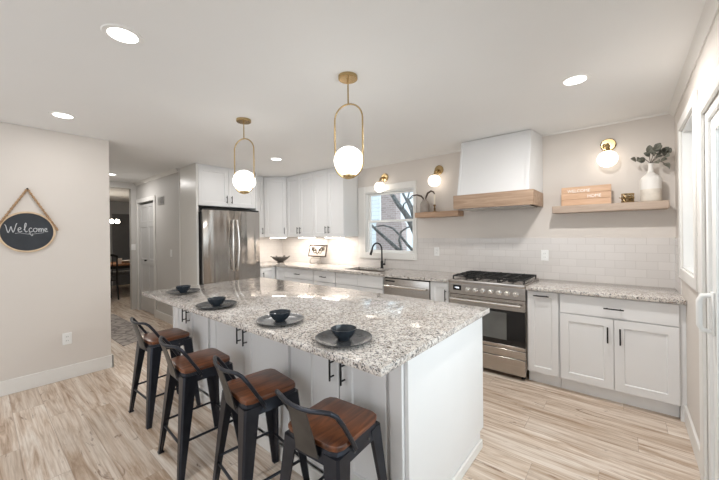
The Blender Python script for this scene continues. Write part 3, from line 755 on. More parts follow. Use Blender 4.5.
strip(TXa, TXb, 0.955, 1.0); strip(TXa, TXa+0.02, 0.0, 0.955); strip(TXb-0.035, TXb, 0.0, 0.955)
mb.build('border_trim', M_cab, t, smooth=False)
mb = MB()
mb.box(HX0, HX1, HYF, HYF+0.022, 1.695, 1.845, 0.002); mb.box(HX1-0.022, HX1, HYF+0.022, YB-0.001, 1.695, 1.845, 0.002); mb.box(HX0, HX0+0.022, HYF+0.022, YB-0.001, 1.695, 1.845, 0.002)
mb.box(HX0+0.022, HX1-0.022, HYF+0.022, YB-0.001, 1.82, 1.836)
mb.build('oak_band', M_hoodw, t)
MB().box(HX0+0.05, HX1-0.05, HYF+0.05, YB-0.03, 1.688, 1.71, 0.003).build('filter_insert', M_steelh, t)

# ================================================================== UPPER CABINETS
UZ0, UZ1 = 1.388, 2.445; UF_ = YB-0.352
def upper(label, M, w, d, z0, z1, doors, extra=None):
    t = thing('wall_cabinet', label, 'cabinet', tuple(M @ Vector((w/2, 0.02, z0))), 'white wall cabinets')
    mb = MB(M); mb.box(0, w, 0.02, d, z0, z1); mb.box(0, w, 0.012, d, z1, H-0.002); mb.build('carcass', M_cab, t, smooth=False)
    Md = M @ Matrix.Translation((0, 0.02, 0))
    for x0, x1, hx in doors: front(t, Md, 'door', x0, x1, z0+0.003, z1-0.003, hx, z0+0.11, 0.115)
    return t
x0, x1, x2 = -4.702, -4.005, -3.312
w = x1-x0; upper('white wall cabinet above the easel picture', Matrix.Translation((x0, UF_, 0)), w, 0.35, UZ0, UZ1, [(0.003, w/2-0.002, w/2-0.035), (w/2+0.002, w-0.003, w/2+0.035)])
w = x2-x1; upper('white wall cabinet closest to the sink window', Matrix.Translation((x1, UF_, 0)), w, 0.35, UZ0, UZ1, [(0.003, w/2-0.002, w/2-0.035), (w/2+0.002, w-0.003, w/2+0.035)])
# diagonal corner unit
A = Vector((XL+0.340, YB-0.648)); B = Vector((x0, UF_)); wd = (B-A).length; ang = math.degrees(math.atan2(B.y-A.y, B.x-A.x))
t = thing('wall_cabinet', 'white diagonal corner wall cabinet over the decorative bowl', 'cabinet', ((A.x+B.x)/2, (A.y+B.y)/2, UZ0), 'white wall cabinets')
nrm = Vector((B.y-A.y, -(B.x-A.x))).normalized()*-0.02
mb = MB(); mb.prism([(A.x+nrm.x, A.y+nrm.y), (B.x+nrm.x, B.y+nrm.y), (B.x-0.001, YB-0.009), (XL+0.009, YB-0.009), (XL+0.009, A.y)], UZ0, H-0.002)
mb.build('carcass', M_cab, t, smooth=False)
front(t, frame_at(A.x+nrm.x, A.y+nrm.y, 0, ang), 'door', 0.006, wd-0.006, UZ0+0.003, UZ1-0.003, wd-0.045, UZ0+0.11, 0.115)
# narrow one beside the fridge
Mf = frame_at(XL+0.340, 3.02, 0, 90); w = A.y-3.02
upper('slim white wall cabinet between the fridge and the corner unit', Mf, w, 0.34, UZ0, UZ1, [(0.003, w-0.003, w-0.045)])
# over the fridge
FX_ = -4.74
Mo = frame_at(FX_, 2.062, 0, 90); w = 0.930
upper('short white cabinet above the fridge', Mo, w, 0.55, 1.868, UZ1, [(0.004, w/2-0.002, w/2-0.04), (w/2+0.002, w-0.004, w/2+0.04)])
mb = MB(); mb.box(XL+0.001, FX_+0.0, 2.995, 3.018, 0.0, H-0.002, 0.0015)
tag(mb.build('fridge_side_panel', M_cab, loc=(-5.0, 2.99, 0)), 'tall white side panel right of the fridge', 'panel')
mb = MB(); mb.box(XL+0.001, FX_-0.004, YH, YH+0.026, 0, H-0.002, 0.0015)
pn = mb.build('fridge_side_panel', M_panel, loc=(-5.0, YH, 0)); tag(pn, 'tall glossy side panel left of the fridge beside the hall', 'panel')
MB().box(FX_-0.004, FX_+0.012, YH-0.002, YH+0.028, 0, H-0.002, 0.002).build('edge_strip', M_trim, pn)
MB().box(XL-0.01, XL+0.012, YH-0.01, YH, 0, H-0.002, 0.002).build('corner_strip', M_trim, pn)

# fridge
FY0, FY1, FFX = 2.078, 2.990, -4.60
t = thing('refrigerator', 'stainless french-door refrigerator in the white alcove', 'refrigerator', (-5.0, 2.52, 0))
mb = MB(); mb.box(XL+0.03, FFX-0.075, FY0+0.005, FY1-0.005, 0.03, 1.775, 0.004); mb.build('body', plain('fridge_body_grey', (0.09, 0.088, 0.086), 0.4, 0.4), t)
mid = (FY0+FY1)/2
for y0, y1, s in ((FY0, mid-0.003, -1), (mid+0.003, FY1, 1)):
    dr = MB(); n = 8; pts = []
    for k in range(n+1):   # gently bowed door face
        y = y0+(y1-y0)*k/n; q = (y-FY0)/(FY1-FY0); pts.append((FFX-0.028*(2*q-1)**2, y))
    dr.prism(pts + [(FFX-0.07, y1), (FFX-0.07, y0)], 0.74, 1.80, 0.004)
    dr = dr.build('door', M_steel, t)
    hy = mid+s*0.028; mb = MB()
    hp = [(FFX-0.001, hy, 1.66), (FFX+0.03, hy+s*0.004, 1.655)] + [(FFX+0.032+0.022*math.sin(PI*k/10), hy+s*0.004+s*0.016*math.sin(PI*k/10), 1.65-0.75*k/10) for k in range(11)] + [(FFX+0.03, hy+s*0.004, 0.895), (FFX-0.001, hy, 0.89)]
    mb.tube(hp, 0.0125, 10); mb.build('handle', M_chrome, dr)
MB().box(FFX-0.07, FFX-0.004, FY0, FY1, 0.08, 0.73, 0.006, 2).build('freezer_drawer', M_steel, t)
mb = MB(); mb.box(FFX-0.14, FFX-0.03, FY0+0.01, FY1-0.01, 1.80, 1.825, 0.003); mb.build('hinge_cover', M_black, t)
MB().lathe((FFX-0.012, FY0+0.085, 1.745), [(0, 0.004), (0.008, 0.004), (0.008, -0.004)], 12, 'x').build('badge', M_chrome, t)

# ================================================================== SHELVES AND THEIR THINGS
SR = MB(); SR.box(-0.578, 0.281, YB-0.20, YB-0.001, 1.612, 1.682, 0.003)
tag(SR.build('floating_shelf', M_shelfw, loc=(-0.15, YB-0.1, 1.612)), 'long pale oak floating shelf right of the hood', 'shelf')
SL = MB(); SL.box(-2.180, -1.576, YB-0.175, YB-0.001, 1.633, 1.702, 0.003)
tag(SL.build('floating_shelf', M_shelfw2, loc=(-1.85, YB-0.1, 1.633)), 'short warm oak floating shelf between window and hood', 'shelf')
ST, LT = 1.682, 1.702

# wooden WELCOME HOME board, leaning back a little
t = thing('wooden_sign', 'plank sign lettered WELCOME HOME leaning on the long shelf', 'sign', (-0.30, YB-0.14, ST))
Ms = Matrix.Translation((-0.305, YB-0.145, ST)) @ Matrix.Rotation(math.radians(-8), 4, 'X')
mb = MB(Ms)
for k in range(3): mb.box(-0.2, 0.2, 0, 0.016, 0.0005+k*0.0633, 0.0633*(k+1)-0.0005, 0.0015)
mb.box(-0.19, 0.19, 0.014, 0.018, 0.004, 0.186)
mb.build('board', M_signw, t)
M_white_letter = plain('white_lettering', srgb(244, 242, 238), 0.6, var=0.01)
text_mb('WELCOME', 0.042, Ms @ Matrix.Translation((-0.055, -0.0012, 0.145)), 0.0006, sx=0.92).build('lettering', M_white_letter, t, smooth=False)
text_mb('HOME', 0.042, Ms @ Matrix.Translation((0.07, -0.0012, 0.088)), 0.0006, sx=0.92).build('lettering', M_white_letter, t, smooth=False)

# small gold lattice votive with a side handle
t = thing('candle_holder', 'small round gold lattice candle holder on the long shelf', 'candle holder', (0.012, YB-0.135, ST))
c = (0.012, YB-0.135, ST)
MB().lathe(c, [(0, 0.002), (0.036, 0.002), (0.036, 0.06), (0.033, 0.06), (0.033, 0.006), (0, 0.006)], 24).build('cup', plain('amber_glass', (0.10, 0.05, 0.02), 0.15, 0.2), t)
mb = MB(); R = 0.045
for z in (0.004, 0.042, 0.080): mb.tube([(c[0]+R*math.cos(2*PI*k/24), c[1]+R*math.sin(2*PI*k/24), c[2]+z) for k in range(24)], 0.0035, 6, True)
for k in range(10):
    a0, a1 = 2*PI*k/10, 2*PI*(k+1)/10
    for z0, z1 in ((0.004, 0.042), (0.042, 0.080)):
        mb.tube([(c[0]+R*math.cos(a0), c[1]+R*math.sin(a0), c[2]+z0), (c[0]+R*math.cos(a1), c[1]+R*math.sin(a1), c[2]+z1)], 0.003, 6)
        mb.tube([(c[0]+R*math.cos(a0), c[1]+R*math.sin(a0), c[2]+z1), (c[0]+R*math.cos(a1), c[1]+R*math.sin(a1), c[2]+z0)], 0.003, 6)
mb.build('lattice', M_brass, t)
MB().tube([(c[0]-R, c[1], c[2]+0.045), (c[0]-R-0.016, c[1], c[2]+0.05)], 0.004, 8).build('handle', M_brass, t)

# bottle vase with a eucalyptus branch
VX, VY = 0.170, YB-0.115
t = thing('bottle_vase', 'white bottle vase with a beige dipped base on the long shelf', 'vase', (VX, VY, ST))
MB().lathe((VX, VY, ST), [(0, 0.001), (0.066, 0.001), (0.071, 0.012), (0.0715, 0.108)], 36).build('dipped_base', M_beige, t)
MB().lathe((VX, VY, ST), [(0.0715, 0.108), (0.0715, 0.185), (0.069, 0.203), (0.058, 0.222), (0.036, 0.242), (0.022, 0.258), (0.0175, 0.285), (0.017, 0.325), (0.020, 0.338), (0.015, 0.338), (0.013, 0.30), (0.016, 0.26), (0.03, 0.235)], 36).build('body', M_ceram, t)
t = thing('eucalyptus_branch', 'dusty green eucalyptus sprigs standing in the white bottle vase', 'branch', (VX, VY, ST+0.3))
def leaf(mb, c, d, L, wd, nv):
    d = Vector(d).normalized(); s = d.cross(Vector(nv)).normalized(); n = s.cross(d)
    P = []
    for k in range(9):
        q = k/8; P.append((Vector(c)+d*L*q+n*0.012*math.sin(PI*q), wd*math.sin(PI*min(1, q*0.92+0.06))**0.7))
    for (p, a), (p2, a2) in zip(P, P[1:]):
        for sg in (1, -1):
            mb.quad(p, p2, p2+s*a2*sg+n*0.004, p+s*a*sg+n*0.004)
tips = [((-0.10, -0.02, 0.035), 3), ((-0.02, -0.03, 0.10), 3), ((0.045, -0.06, 0.115), 4), ((0.10, -0.04, 0.075), 6), ((0.115, -0.07, 0.035), 5), ((0.11, -0.05, -0.045), 4)]
top = Vector((VX, VY, ST+0.335)); rnd = random.Random(3)
stm = MB(); leaves = []
for (tip, n) in tips:
    tp = top+Vector(tip); path = []
    for k in range(7):
        q = k/6; p = top.lerp(tp, q); p.z += 0.035*math.sin(PI*q); path.append(p)
    stm.tube([Vector((VX, VY, ST+0.27))]+path, 0.0022, 6)
    for k in range(n):
        q = 0.35+0.65*k/(n-1); i = min(5, int(q*6)); p = path[i].lerp(path[i+1], q*6-i)
        dr = (tp-top).normalized()*0.6+Vector((rnd.uniform(-1, 0.8)*0.6, rnd.uniform(-0.6, 0.1), rnd.uniform(-0.8, 0.5)))
        leaves.append((p, dr, rnd.uniform(0.048, 0.066), rnd.uniform(0.021, 0.029), (rnd.uniform(-.4, .4), -1, rnd.uniform(-.2, 0.7))))
sto = stm.build('stem', M_twig, t)
for lf in leaves:
    if lf[0].x + max(0, Vector(lf[1]).normalized().x)*lf[2] + 0.012 > XR: continue
    mb = MB(); leaf(mb, *lf); mb.build('leaf', M_leaf, t)

# grey jar with curved horns of dried branch, and the brass candlestick (short shelf)
JX, JY = -2.075, YB-0.09
t = thing('stoneware_jar', 'grey ribbed stoneware jar at the window end of the short shelf', 'jar', (JX, JY, LT))
prof = [(0, 0.001), (0.056, 0.001)]
for k in range(10): z = 0.008+0.135*k/9; prof.append((0.060+(0.0015 if k % 2 else 0)-0.012*max(0, (k-6)/3)**2, z))
prof += [(0.036, 0.158), (0.034, 0.175), (0.028, 0.175), (0.030, 0.15)]
MB().lathe((JX, JY, LT), prof, 32).build('body', M_greyv, t)
t = thing('dried_branch', 'two dark curling dried stems arching out of the grey jar', 'branch', (JX, JY, LT+0.15))
mb = MB(); mb.tube([(JX-0.012, JY, LT+0.165), (JX-0.02, JY, LT+0.19), (JX-0.045, JY-0.01, LT+0.225), (JX-0.10, JY-0.03, LT+0.245), (JX-0.16, JY-0.05, LT+0.235), (JX-0.20, JY-0.06, LT+0.20)], [0.008, 0.011, 0.012, 0.010, 0.008, 0.004], 8); mb.build('stem', M_twig, t)
mb = MB(); mb.tube([(JX+0.012, JY, LT+0.165), (JX+0.02, JY, LT+0.20), (JX+0.05, JY-0.01, LT+0.255), (JX+0.10, JY-0.01, LT+0.28), (JX+0.14, JY-0.02, LT+0.265), (JX+0.155, JY-0.02, LT+0.235)], [0.008, 0.011, 0.013, 0.012, 0.010, 0.006], 8); mb.build('stem', M_twig, t)
CX, CY = -1.925, YB-0.10
t = thing('candlestick', 'turned brass candlestick on the short shelf holding a taper', 'candlestick', (CX, CY, LT))
MB().lathe((CX, CY, LT), [(0, 0), (0.036, 0), (0.034, 0.007), (0.012, 0.016), (0.009, 0.03), (0.016, 0.042), (0.009, 0.054), (0.008, 0.07), (0.017, 0.08), (0.018, 0.095), (0.012, 0.098), (0, 0.098)], 24).build('stem', plain('aged_brass', (0.24, 0.16, 0.08), 0.35, 1.0, var=0.2), t)
MB().lathe((CX, CY, LT), [(0, 0.098), (0.0105, 0.098), (0.0095, 0.225), (0.002, 0.232), (0, 0.24)], 16).build('taper_candle', M_cream, t)

# ================================================================== SCONCES, PENDANTS, DOWNLIGHTS
def sconce(label, x, zp, dx=-0.01):
    t = thing('wall_sconce', label, 'wall lamp', (x, YB, zp), 'brass globe sconces on the back wall')
    MB().lathe((x, YB, zp), [(0, 0.022), (0.055, 0.022), (0.062, 0.016), (0.062, 0.0)], 32, 'y').build('backplate', M_brass, t)
    mb = MB(); mb.ball((x-0.025, YB-0.03, zp-0.012), 0.024, 16); mb.tube([(x-0.0, YB-0.02, zp), (x+dx*0.5, YB-0.07, zp-0.005), (x+dx, YB-0.105, zp-0.03), (x+dx, YB-0.115, zp-0.075)], 0.011, 10)
    mb.lathe((x+dx, YB-0.118, zp-0.082), [(0, 0.016), (0.03, 0.012), (0.036, 0.0), (0.03, -0.006)], 20); mb.build('arm', M_brass, t)
    MB().ball((x+dx, YB-0.122, zp-0.155), 0.081, 32, (1, 1, 0.95)).build('globe', M_sglobe, t)
    return t
sconce('brass globe sconce above the long shelf', -0.128, 2.262, -0.004)
sconce('brass globe sconce between the window and the hood', -1.903, 2.262, -0.012)
sconce('brass globe sconce above the sink window', -2.782, 2.270, -0.012)

def pendant(label, x, y, ang, htop, hbot, gz, hw=0.100, gr=0.0975):
    t = thing('pendant_lamp', label, 'pendant lamp', (x, y, H), 'brass hoop pendants over the island')
    Mr = Matrix.Translation((x, y, 0)) @ Matrix.Rotation(ang, 4, 'Z')
    MB(Mr).lathe((0, 0, H), [(0, -0.024), (0.060, -0.024), (0.064, -0.020), (0.064, 0.0), (0, 0)], 32).build('ceiling_canopy', M_brass, t)
    MB(Mr).cyl((0, 0, H-0.024), (0, 0, htop), 0.005).build('rod', M_brass, t)
    mb = MB(Mr); p = []; zt, zb = htop-hw, hbot+hw
    for k in range(17): a = PI*k/16; p.append((hw*math.cos(a), 0, zt+hw*math.sin(a)))
    for k in range(17): a = PI+PI*k/16; p.append((hw*math.cos(a), 0, zb+hw*math.sin(a)))
    mb.tube(p, 0.0055, 10, True); mb.build('hoop', M_brass, t)
    MB(Mr).lathe((0, 0, hbot), [(0, 0.001), (0.034, 0.003), (0.040, 0.012), (0.040, 0.022), (0, 0.022)], 24).build('globe_holder', M_brass, t)
    MB(Mr).ball((0, 0, hbot+0.016+gr), gr, 40).build('globe', M_globe, t)
    return t
aim = math.atan2(1.595, -1.415)-PI/2
pendant('brass hoop pendant over the right half of the island', -1.415, 1.595, aim-0.40, 2.288, 1.795, 1.91)
aim = math.atan2(1.567, -2.66)-PI/2
pendant('brass hoop pendant over the left half of the island', -2.660, 1.567, aim-0.60, 2.300, 1.803, 1.91)

def downlight(label, x, y, power=3.2):
    t = thing('recessed_downlight', label, 'ceiling light', (x, y, H), 'recessed ceiling downlights')
    MB().lathe((x, y, H), [(0.066, -0.004), (0.088, -0.004), (0.092, 0.0)], 36).build('trim_ring', M_plast, t)
    MB().lathe((x, y, H), [(0, -0.0030), (0.068, -0.0030), (0.068, 0)], 36).build('lens', M_down, t)
    if power: area('downlight_beam', (x, y, H-0.012), (0, 0, 0), 0.13, 0.13, power, (1.0, 0.975, 0.945), 'DISK')
downlight('recessed downlight nearest the camera, left of the pendants', -2.007, 0.50, 4.0)
downlight('recessed downlight near the top of the chalkboard wall', -3.72, 0.49, 1.8)
downlight('recessed downlight in front of the long shelf', -0.264, 2.669, 11)
downlight('recessed downlight in front of the corner wall cabinets', -3.706, 2.668, 6)
downlight('recessed downlight in the hall ceiling', -6.62, 1.45, 5.0)

# under-cabinet strips
def strip_light(label, cx, cy, L, rz, p=1.6):
    Ms = Matrix.Translation((cx, cy, UZ0)) @ Matrix.Rotation(rz, 4, 'Z')
    t = thing('under_cabinet_light', label, 'under-cabinet light', (cx, cy, UZ0-0.02), 'under-cabinet lights')
    MB(Ms).box(-L/2, L/2, -0.03, 0.03, -0.014, 0.0, 0.003).build('housing', M_plast, t)
    MB(Ms).box(-L/2+0.01, L/2-0.01, -0.022, 0.022, -0.018, -0.0135).build('lens', M_led, t, smooth=False)
    area('under_cabinet_glow', (cx, cy, UZ0-0.024), (0, 0, rz), L-0.03, 0.04, p, (1.0, 0.91, 0.80))
strip_light('lit strip under the diagonal corner cabinet', -4.90, 3.55, 0.30, math.radians(ang), 1.3)
strip_light('lit strip under the cabinet above the easel picture', -4.35, YB-0.20, 0.42, 0, 2.0)
strip_light('lit strip under the cabinet closest to the window', -3.66, YB-0.20, 0.42, 0, 2.0)

# ================================================================== ISLAND SETTINGS
def plate_mesh():
    return MB().lathe((0, 0, 0), [(0, 0.003), (0.09, 0.003), (0.112, 0.007), (0.132, 0.016), (0.136, 0.018), (0.136, 0.021), (0.130, 0.020), (0.108, 0.011), (0.088, 0.008), (0, 0.008)], 48)
def bowl_mesh():
    return MB().lathe((0, 0, 0), [(0, 0), (0.029, 0), (0.031, 0.005), (0.044, 0.017), (0.056, 0.035), (0.0615, 0.050), (0.062, 0.053), (0.059, 0.053), (0.053, 0.038), (0.040, 0.018), (0.024, 0.010), (0, 0.009)], 40)
seat_pos = [(-3.055, 1.19), (-2.262, 1.105), (-1.555, 1.135), (-1.040, 1.122)]
which = ['farthest left on the island', 'second from the left end of the island', 'second from the near right corner of the island', 'nearest the right front corner of the island']
p0 = plate_mesh().build('dinner_plate', M_plate); b0 = bowl_mesh().build('bowl', M_bowl)
for i, (x, y) in enumerate(seat_pos):
    p = p0 if i == 0 else p0.copy(); b = b0 if i == 0 else b0.copy()
    if i: COL.objects.link(p); COL.objects.link(b)
    p.location = (x, y, CT); b.location = (x, y, CT+0.0085)
    tag(p, 'charcoal dinner plate ' + which[i], 'plate', 'place settings on the island'); tag(b, 'small dark bowl on the plate ' + which[i], 'bowl', 'bowls on the plates')

# ================================================================== STOOLS
def make_stool():
    t = thing('bar_stool', '', 'stool', (0, 0, 0), 'metal bar stools along the island')
    zs = 0.592; s = 0.149; ch = 0.042
    oct_ = [(-s+ch, -s), (s-ch, -s), (s-0.012, -s+0.012), (s, -s+ch), (s, s-ch), (s-0.012, s-0.012), (s-ch, s), (-s+ch, s), (-s+0.012, s-0.012), (-s, s-ch), (-s, -s+ch), (-s+0.012, -s+0.012)]
    MB().prism(oct_, zs, zs+0.024, 0.005).build('seat', M_seat, t)
    fr = MB(); a, b = 0.146, 0.155
    o1 = [(x*a/s, y*a/s) for x, y in oct_]; o0 = [(x*b/s, y*b/s) for x, y in oct_]
    fr.hexa([(x, y, 0.535) for x, y in o0], [(x, y, zs-0.0005) for x, y in o1]); fr = fr.build('seat_frame', M_gun, t)
    for k in range(8):
        sd = k//2; u = (-0.05, 0.05)[k % 2]; r = 0.153
        px, py = ((u, -r), (r, u), (u, r), (-r, u))[sd]; mb = MB(); mb.ball((px, py, 0.556), 0.006, 8); mb.build('bolt', M_gunlt, fr)
    for sx, sy in ((-1, -1), (1, -1), (1, 1), (-1, 1)):
        mb = MB(); n = 7; rings = []
        # folded sheet leg: broad at the seat, narrow at the floor, outer corner rounded
        for k in range(n+1):
            q = k/n; z = 0.575-(0.575-0.004)*q; c = 0.152+0.048*q; wd = 0.046*(1-q)+0.031; th = 0.010
            o = [(c, c-0.010), (c-0.010, c), (c-wd, c), (c-wd, c-th), (c-0.018, c-0.018+0.0), (c-th, c-wd), (c, c-wd)]
            rings.append([mb._v((x*sx, y*sy, z)) for x, y in o])
        m = len(rings[0])
        for A, B in zip(rings, rings[1:]):
            for k in range(m): mb.bm.faces.new((A[k], A[(k+1)%m], B[(k+1)%m], B[k]))
        mb.bm.faces.new(rings[0]); mb.bm.faces.new(rings[-1][::-1])
        lg = mb.build('leg', M_gun, t)
        f = MB(); f.box(min(sx*0.201, sx*0.168), max(sx*0.201, sx*0.168), min(sy*0.201, sy*0.168), max(sy*0.201, sy*0.168), 0.0, 0.010, 0.002); f.build('foot_cap', M_gun, lg)
    zf = 0.19; c = 0.152+0.048*(1-zf/0.575)-0.012
    for k, (p, q) in enumerate((((-c, -c, zf), (c, -c, zf)), ((c, -c, zf+0.02), (c, c, zf+0.02)), ((c, c, zf), (-c, c, zf)), ((-c, c, zf+0.02), (-c, -c, zf+0.02)))):
        MB().tube([p, q], 0.0075, 8).build('foot_rail', M_gun, t)
    # low back: bent tube from side to side and a curved centre plate
    half = [(0.163, -0.055, 0.575), (0.166, -0.085, 0.625), (0.166, -0.135, 0.705), (0.162, -0.168, 0.752), (0.148, -0.186, 0.768), (0.118, -0.197, 0.769), (0.07, -0.210, 0.764), (0.03, -0.216, 0.762), (0.0, -0.217, 0.762)]
    path = half + [(-x, y, z) for x, y, z in half[-2::-1]]
    bk = MB().tube(path, 0.0095, 10).build('backrest_tube', M_gun, t)
    mb = MB(); g = []
    for j in range(7):
        q = j/6; z = 0.555+(0.762-0.555)*q; w = 0.062-0.012*q; y = -0.160-0.056*q**1.2
        row = []
        for i in range(7):
            u = -1+2*i/6; row.append((u*w, y-0.004*(1-u*u)+0.0))
        g.append((z, row))
    for th in (0.0, -0.004):
        pass
    fa = [[mb._v((x, y, z)) for x, y in r] for z, r in g]; fb = [[mb._v((x, y-0.004, z)) for x, y in r] for z, r in g]
    for j in range(6):
        for i in range(6):
            mb.bm.faces.new((fa[j][i], fa[j][i+1], fa[j+1][i+1], fa[j+1][i])); mb.bm.faces.new((fb[j][i], fb[j+1][i], fb[j+1][i+1], fb[j][i+1]))
        for i in (0, 6): mb.bm.faces.new((fa[j][i], fa[j+1][i], fb[j+1][i], fb[j][i]))
    for j in (0, 6):
        for i in range(6): mb.bm.faces.new((fa[j][i], fa[j][i+1], fb[j][i+1], fb[j][i]))
    mb.build('back_plate', M_gunlt, t)
    return t
stool = make_stool()
for i, (x, y, rz, lab) in enumerate([
        (-0.993, 0.998, 4, 'metal stool with walnut seat nearest the camera'),
        (-1.545, 0.990, -7, 'metal stool with walnut seat second from the camera'),
        (-2.171, 0.945, -3, 'metal stool with walnut seat second from the hall end'),
        (-2.927, 0.992, 2, 'metal stool with walnut seat at the hall end of the island')]):
    if i == 0: stool.location = (x, y, 0); stool.rotation_euler = (0, 0, math.radians(rz)); stool['label'] = lab
    else: dup(stool, (x, y, 0), math.radians(rz), lab)

# ================================================================== THINGS ON THE BACK COUNTER
bx, by = -4.93, 3.62
t = thing('decorative_bowl', 'dark leaf-edged decorative bowl on the counter in the corner', 'bowl', (bx, by, CT))
MB().lathe((bx, by, CT), [(0, 0), (0.06, 0), (0.06, 0.012), (0.05, 0.02), (0.10, 0.045), (0.15, 0.085), (0.155, 0.10), (0.145, 0.098), (0.09, 0.055), (0, 0.035)], 32).build('body', plain('pewter', (0.08, 0.075, 0.07), 0.4, 0.5, var=0.3, scale=20), t)
for k in range(7):
    a = 2*PI*k/7+0.2; mb = MB(); mb.tube([(bx+0.13*math.cos(a), by+0.13*math.sin(a), CT+0.08), (bx+0.17*math.cos(a+.1), by+0.17*math.sin(a+.1), CT+0.115), (bx+0.19*math.cos(a+.25), by+0.19*math.sin(a+.25), CT+0.105)], [0.016, 0.022, 0.004], 8, flat=0.35); mb.build('leaf_handle', plain('pewter_leaf', (0.10, 0.095, 0.085), 0.45, 0.5) if 'pewter_leaf' not in MATS else MATS['pewter_leaf'], t)
ex, ey = -4.15, 3.80
t = thing('framed_picture', 'dark framed scroll picture standing on a wire easel', 'picture', (ex, ey, CT))
Me = Matrix.Translation((ex, ey, CT+0.125)) @ Matrix.Rotation(math.radians(-12), 4, 'X')
mb = MB(Me); fw, fh, b = 0.225, 0.215, 0.022
mb.box(-fw, -fw+b, 0, 0.018, 0, fh, 0.003); mb.box(fw-b, fw, 0, 0.018, 0, fh, 0.003); mb.box(-fw+b, fw-b, 0, 0.018, 0, b, 0.003); mb.box(-fw+b, fw-b, 0, 0.018, fh-b, fh, 0.003)
mb.build('frame', plain('bronze_frame', (0.06, 0.04, 0.03), 0.45, 0.3, var=0.3, scale=30), t)
MB(Me).box(-fw+b, fw-b, 0.010, 0.014, b, fh-b).build('backing', plain('picture_backing', srgb(214, 206, 196), 0.7), t, smooth=False)
mb = MB(Me)
for sgn in (-1, 1):
    for r0, cx2, cz in ((0.062, 0.075, 0.10), (0.035, 0.13, 0.13)):
        mb.tube([(sgn*(cx2+r0*(1-k/26)*math.cos(k*0.42)), 0.005, cz+r0*(1-k/26)*math.sin(k*0.42)) for k in range(24)], 0.005, 6)
    mb.tube([(0, 0.005, 0.04), (sgn*0.03, 0.005, 0.09), (sgn*0.09, 0.005, 0.17), (sgn*0.17, 0.005, 0.18)], 0.006, 6)
mb.build('scrollwork', M_twig, t)
mb = MB()
for sgn in (-1, 1):
    x = ex+sgn*0.10
    mb.tube([(x+sgn*0.02, ey-0.06, CT+0.06), (x-sgn*0.02, ey-0.065, CT+0.04), (x-sgn*0.01, ey-0.055, CT+0.012), (x+sgn*0.02, ey-0.05, CT+0.02), (x+sgn*0.02, ey-0.03, CT+0.08), (x, ey-0.018, CT+0.098), (x, ey+0.01, CT+0.10), (x*0.5+ex*0.5, ey+0.07, CT+0.26)], 0.004, 6)
    mb.tube([(x, ey-0.055, CT+0.012), (x, ey-0.05, CT+0.004), (x, ey+0.05, CT+0.004)], 0.004, 6)
mb.tube([(ex-0.05, ey+0.07, CT+0.26), (ex+0.05, ey+0.07, CT+0.26)], 0.004, 6); mb.tube([(ex, ey+0.07, CT+0.26), (ex, ey+0.115, CT+0.004)], 0.004, 6); mb.tube([(ex-0.1, ey, CT+0.10), (ex+0.1, ey, CT+0.10)], 0.004, 6)
mb.build('easel', plain('easel_wire', (0.25, 0.22, 0.18), 0.4, 0.7), t)

# outlets, switches and the vent
def outlet(label, x, z, y=YB-0.008, kind='outlet', M=None):
    M = M or Matrix.Translation((x, y, z))
    o0 = M @ Vector((0, 0, 0))
    t = thing('wall_outlet' if kind == 'outlet' else 'light_switch', label, 'outlet' if kind == 'outlet' else 'light switch', tuple(o0), 'wall outlets and switches')
    MB(M).box(-0.036, 0.036, -0.006, 0.0, -0.058, 0.058, 0.002).build('cover_plate', M_plast, t)
    if kind == 'outlet':
        for dz in (-0.02, 0.02):
            r = MB(M).box(-0.017, 0.017, -0.008, -0.005, dz-0.014, dz+0.014, 0.002).build('socket', M_plast, t)
            mb = MB(M); mb.box(-0.008, -0.0055, -0.0085, -0.0078, dz-0.004, dz+0.006); mb.box(0.0055, 0.008, -0.0085, -0.0078, dz-0.004, dz+0.006); mb.build('slots', M_shadowgap, r)
    else:
        MB(M).box(-0.016, 0.016, -0.009, -0.005, -0.033, 0.033, 0.002).build('rocker', M_plast, t)
    return t
outlet('white outlet on the tile right of the range', -0.680, 1.172)
outlet('white outlet on the tile between window and range', -1.947, 1.180)
outlet('white outlet on the tile left of the sink window', -3.455, 1.178)
outlet('white outlet on the tile behind the easel picture', -4.06, 1.27)
outlet('white outlet low on the chalkboard wall', 0, 0, kind='outlet', M=frame_at(XW, 0.583, 0.405, 90))
outlet('white switch on the hall wall near the fridge panel', -5.665, 1.15, YH, 'switch')
outlet('white switch at the dining end of the hall wall', 0, 0, kind='switch', M=frame_at(-7.4, 1.975, 1.22, 90))
t = thing('air_vent', 'small wall vent grille beside the closet door head', 'vent', (-6.08, YH, 2.04))
M_grille = plain('vent_grey', srgb(176, 174, 171), 0.5)
MB().box(-6.23, -5.94, YH-0.008, YH, 1.96, 2.105, 0.003).build('frame', M_grille, t)
MB().box(-6.07, -5.955, YH-0.010, YH-0.007, 1.975, 2.09).build('dark_opening', plain('vent_dark', srgb(120, 118, 116), 0.7), t, smooth=False)
for k in range(7):
    MB().box(-6.215, -6.08, YH-0.013, YH-0.007, 1.98+k*0.016, 1.988+k*0.016).build('slat', M_grille, t, smooth=False)

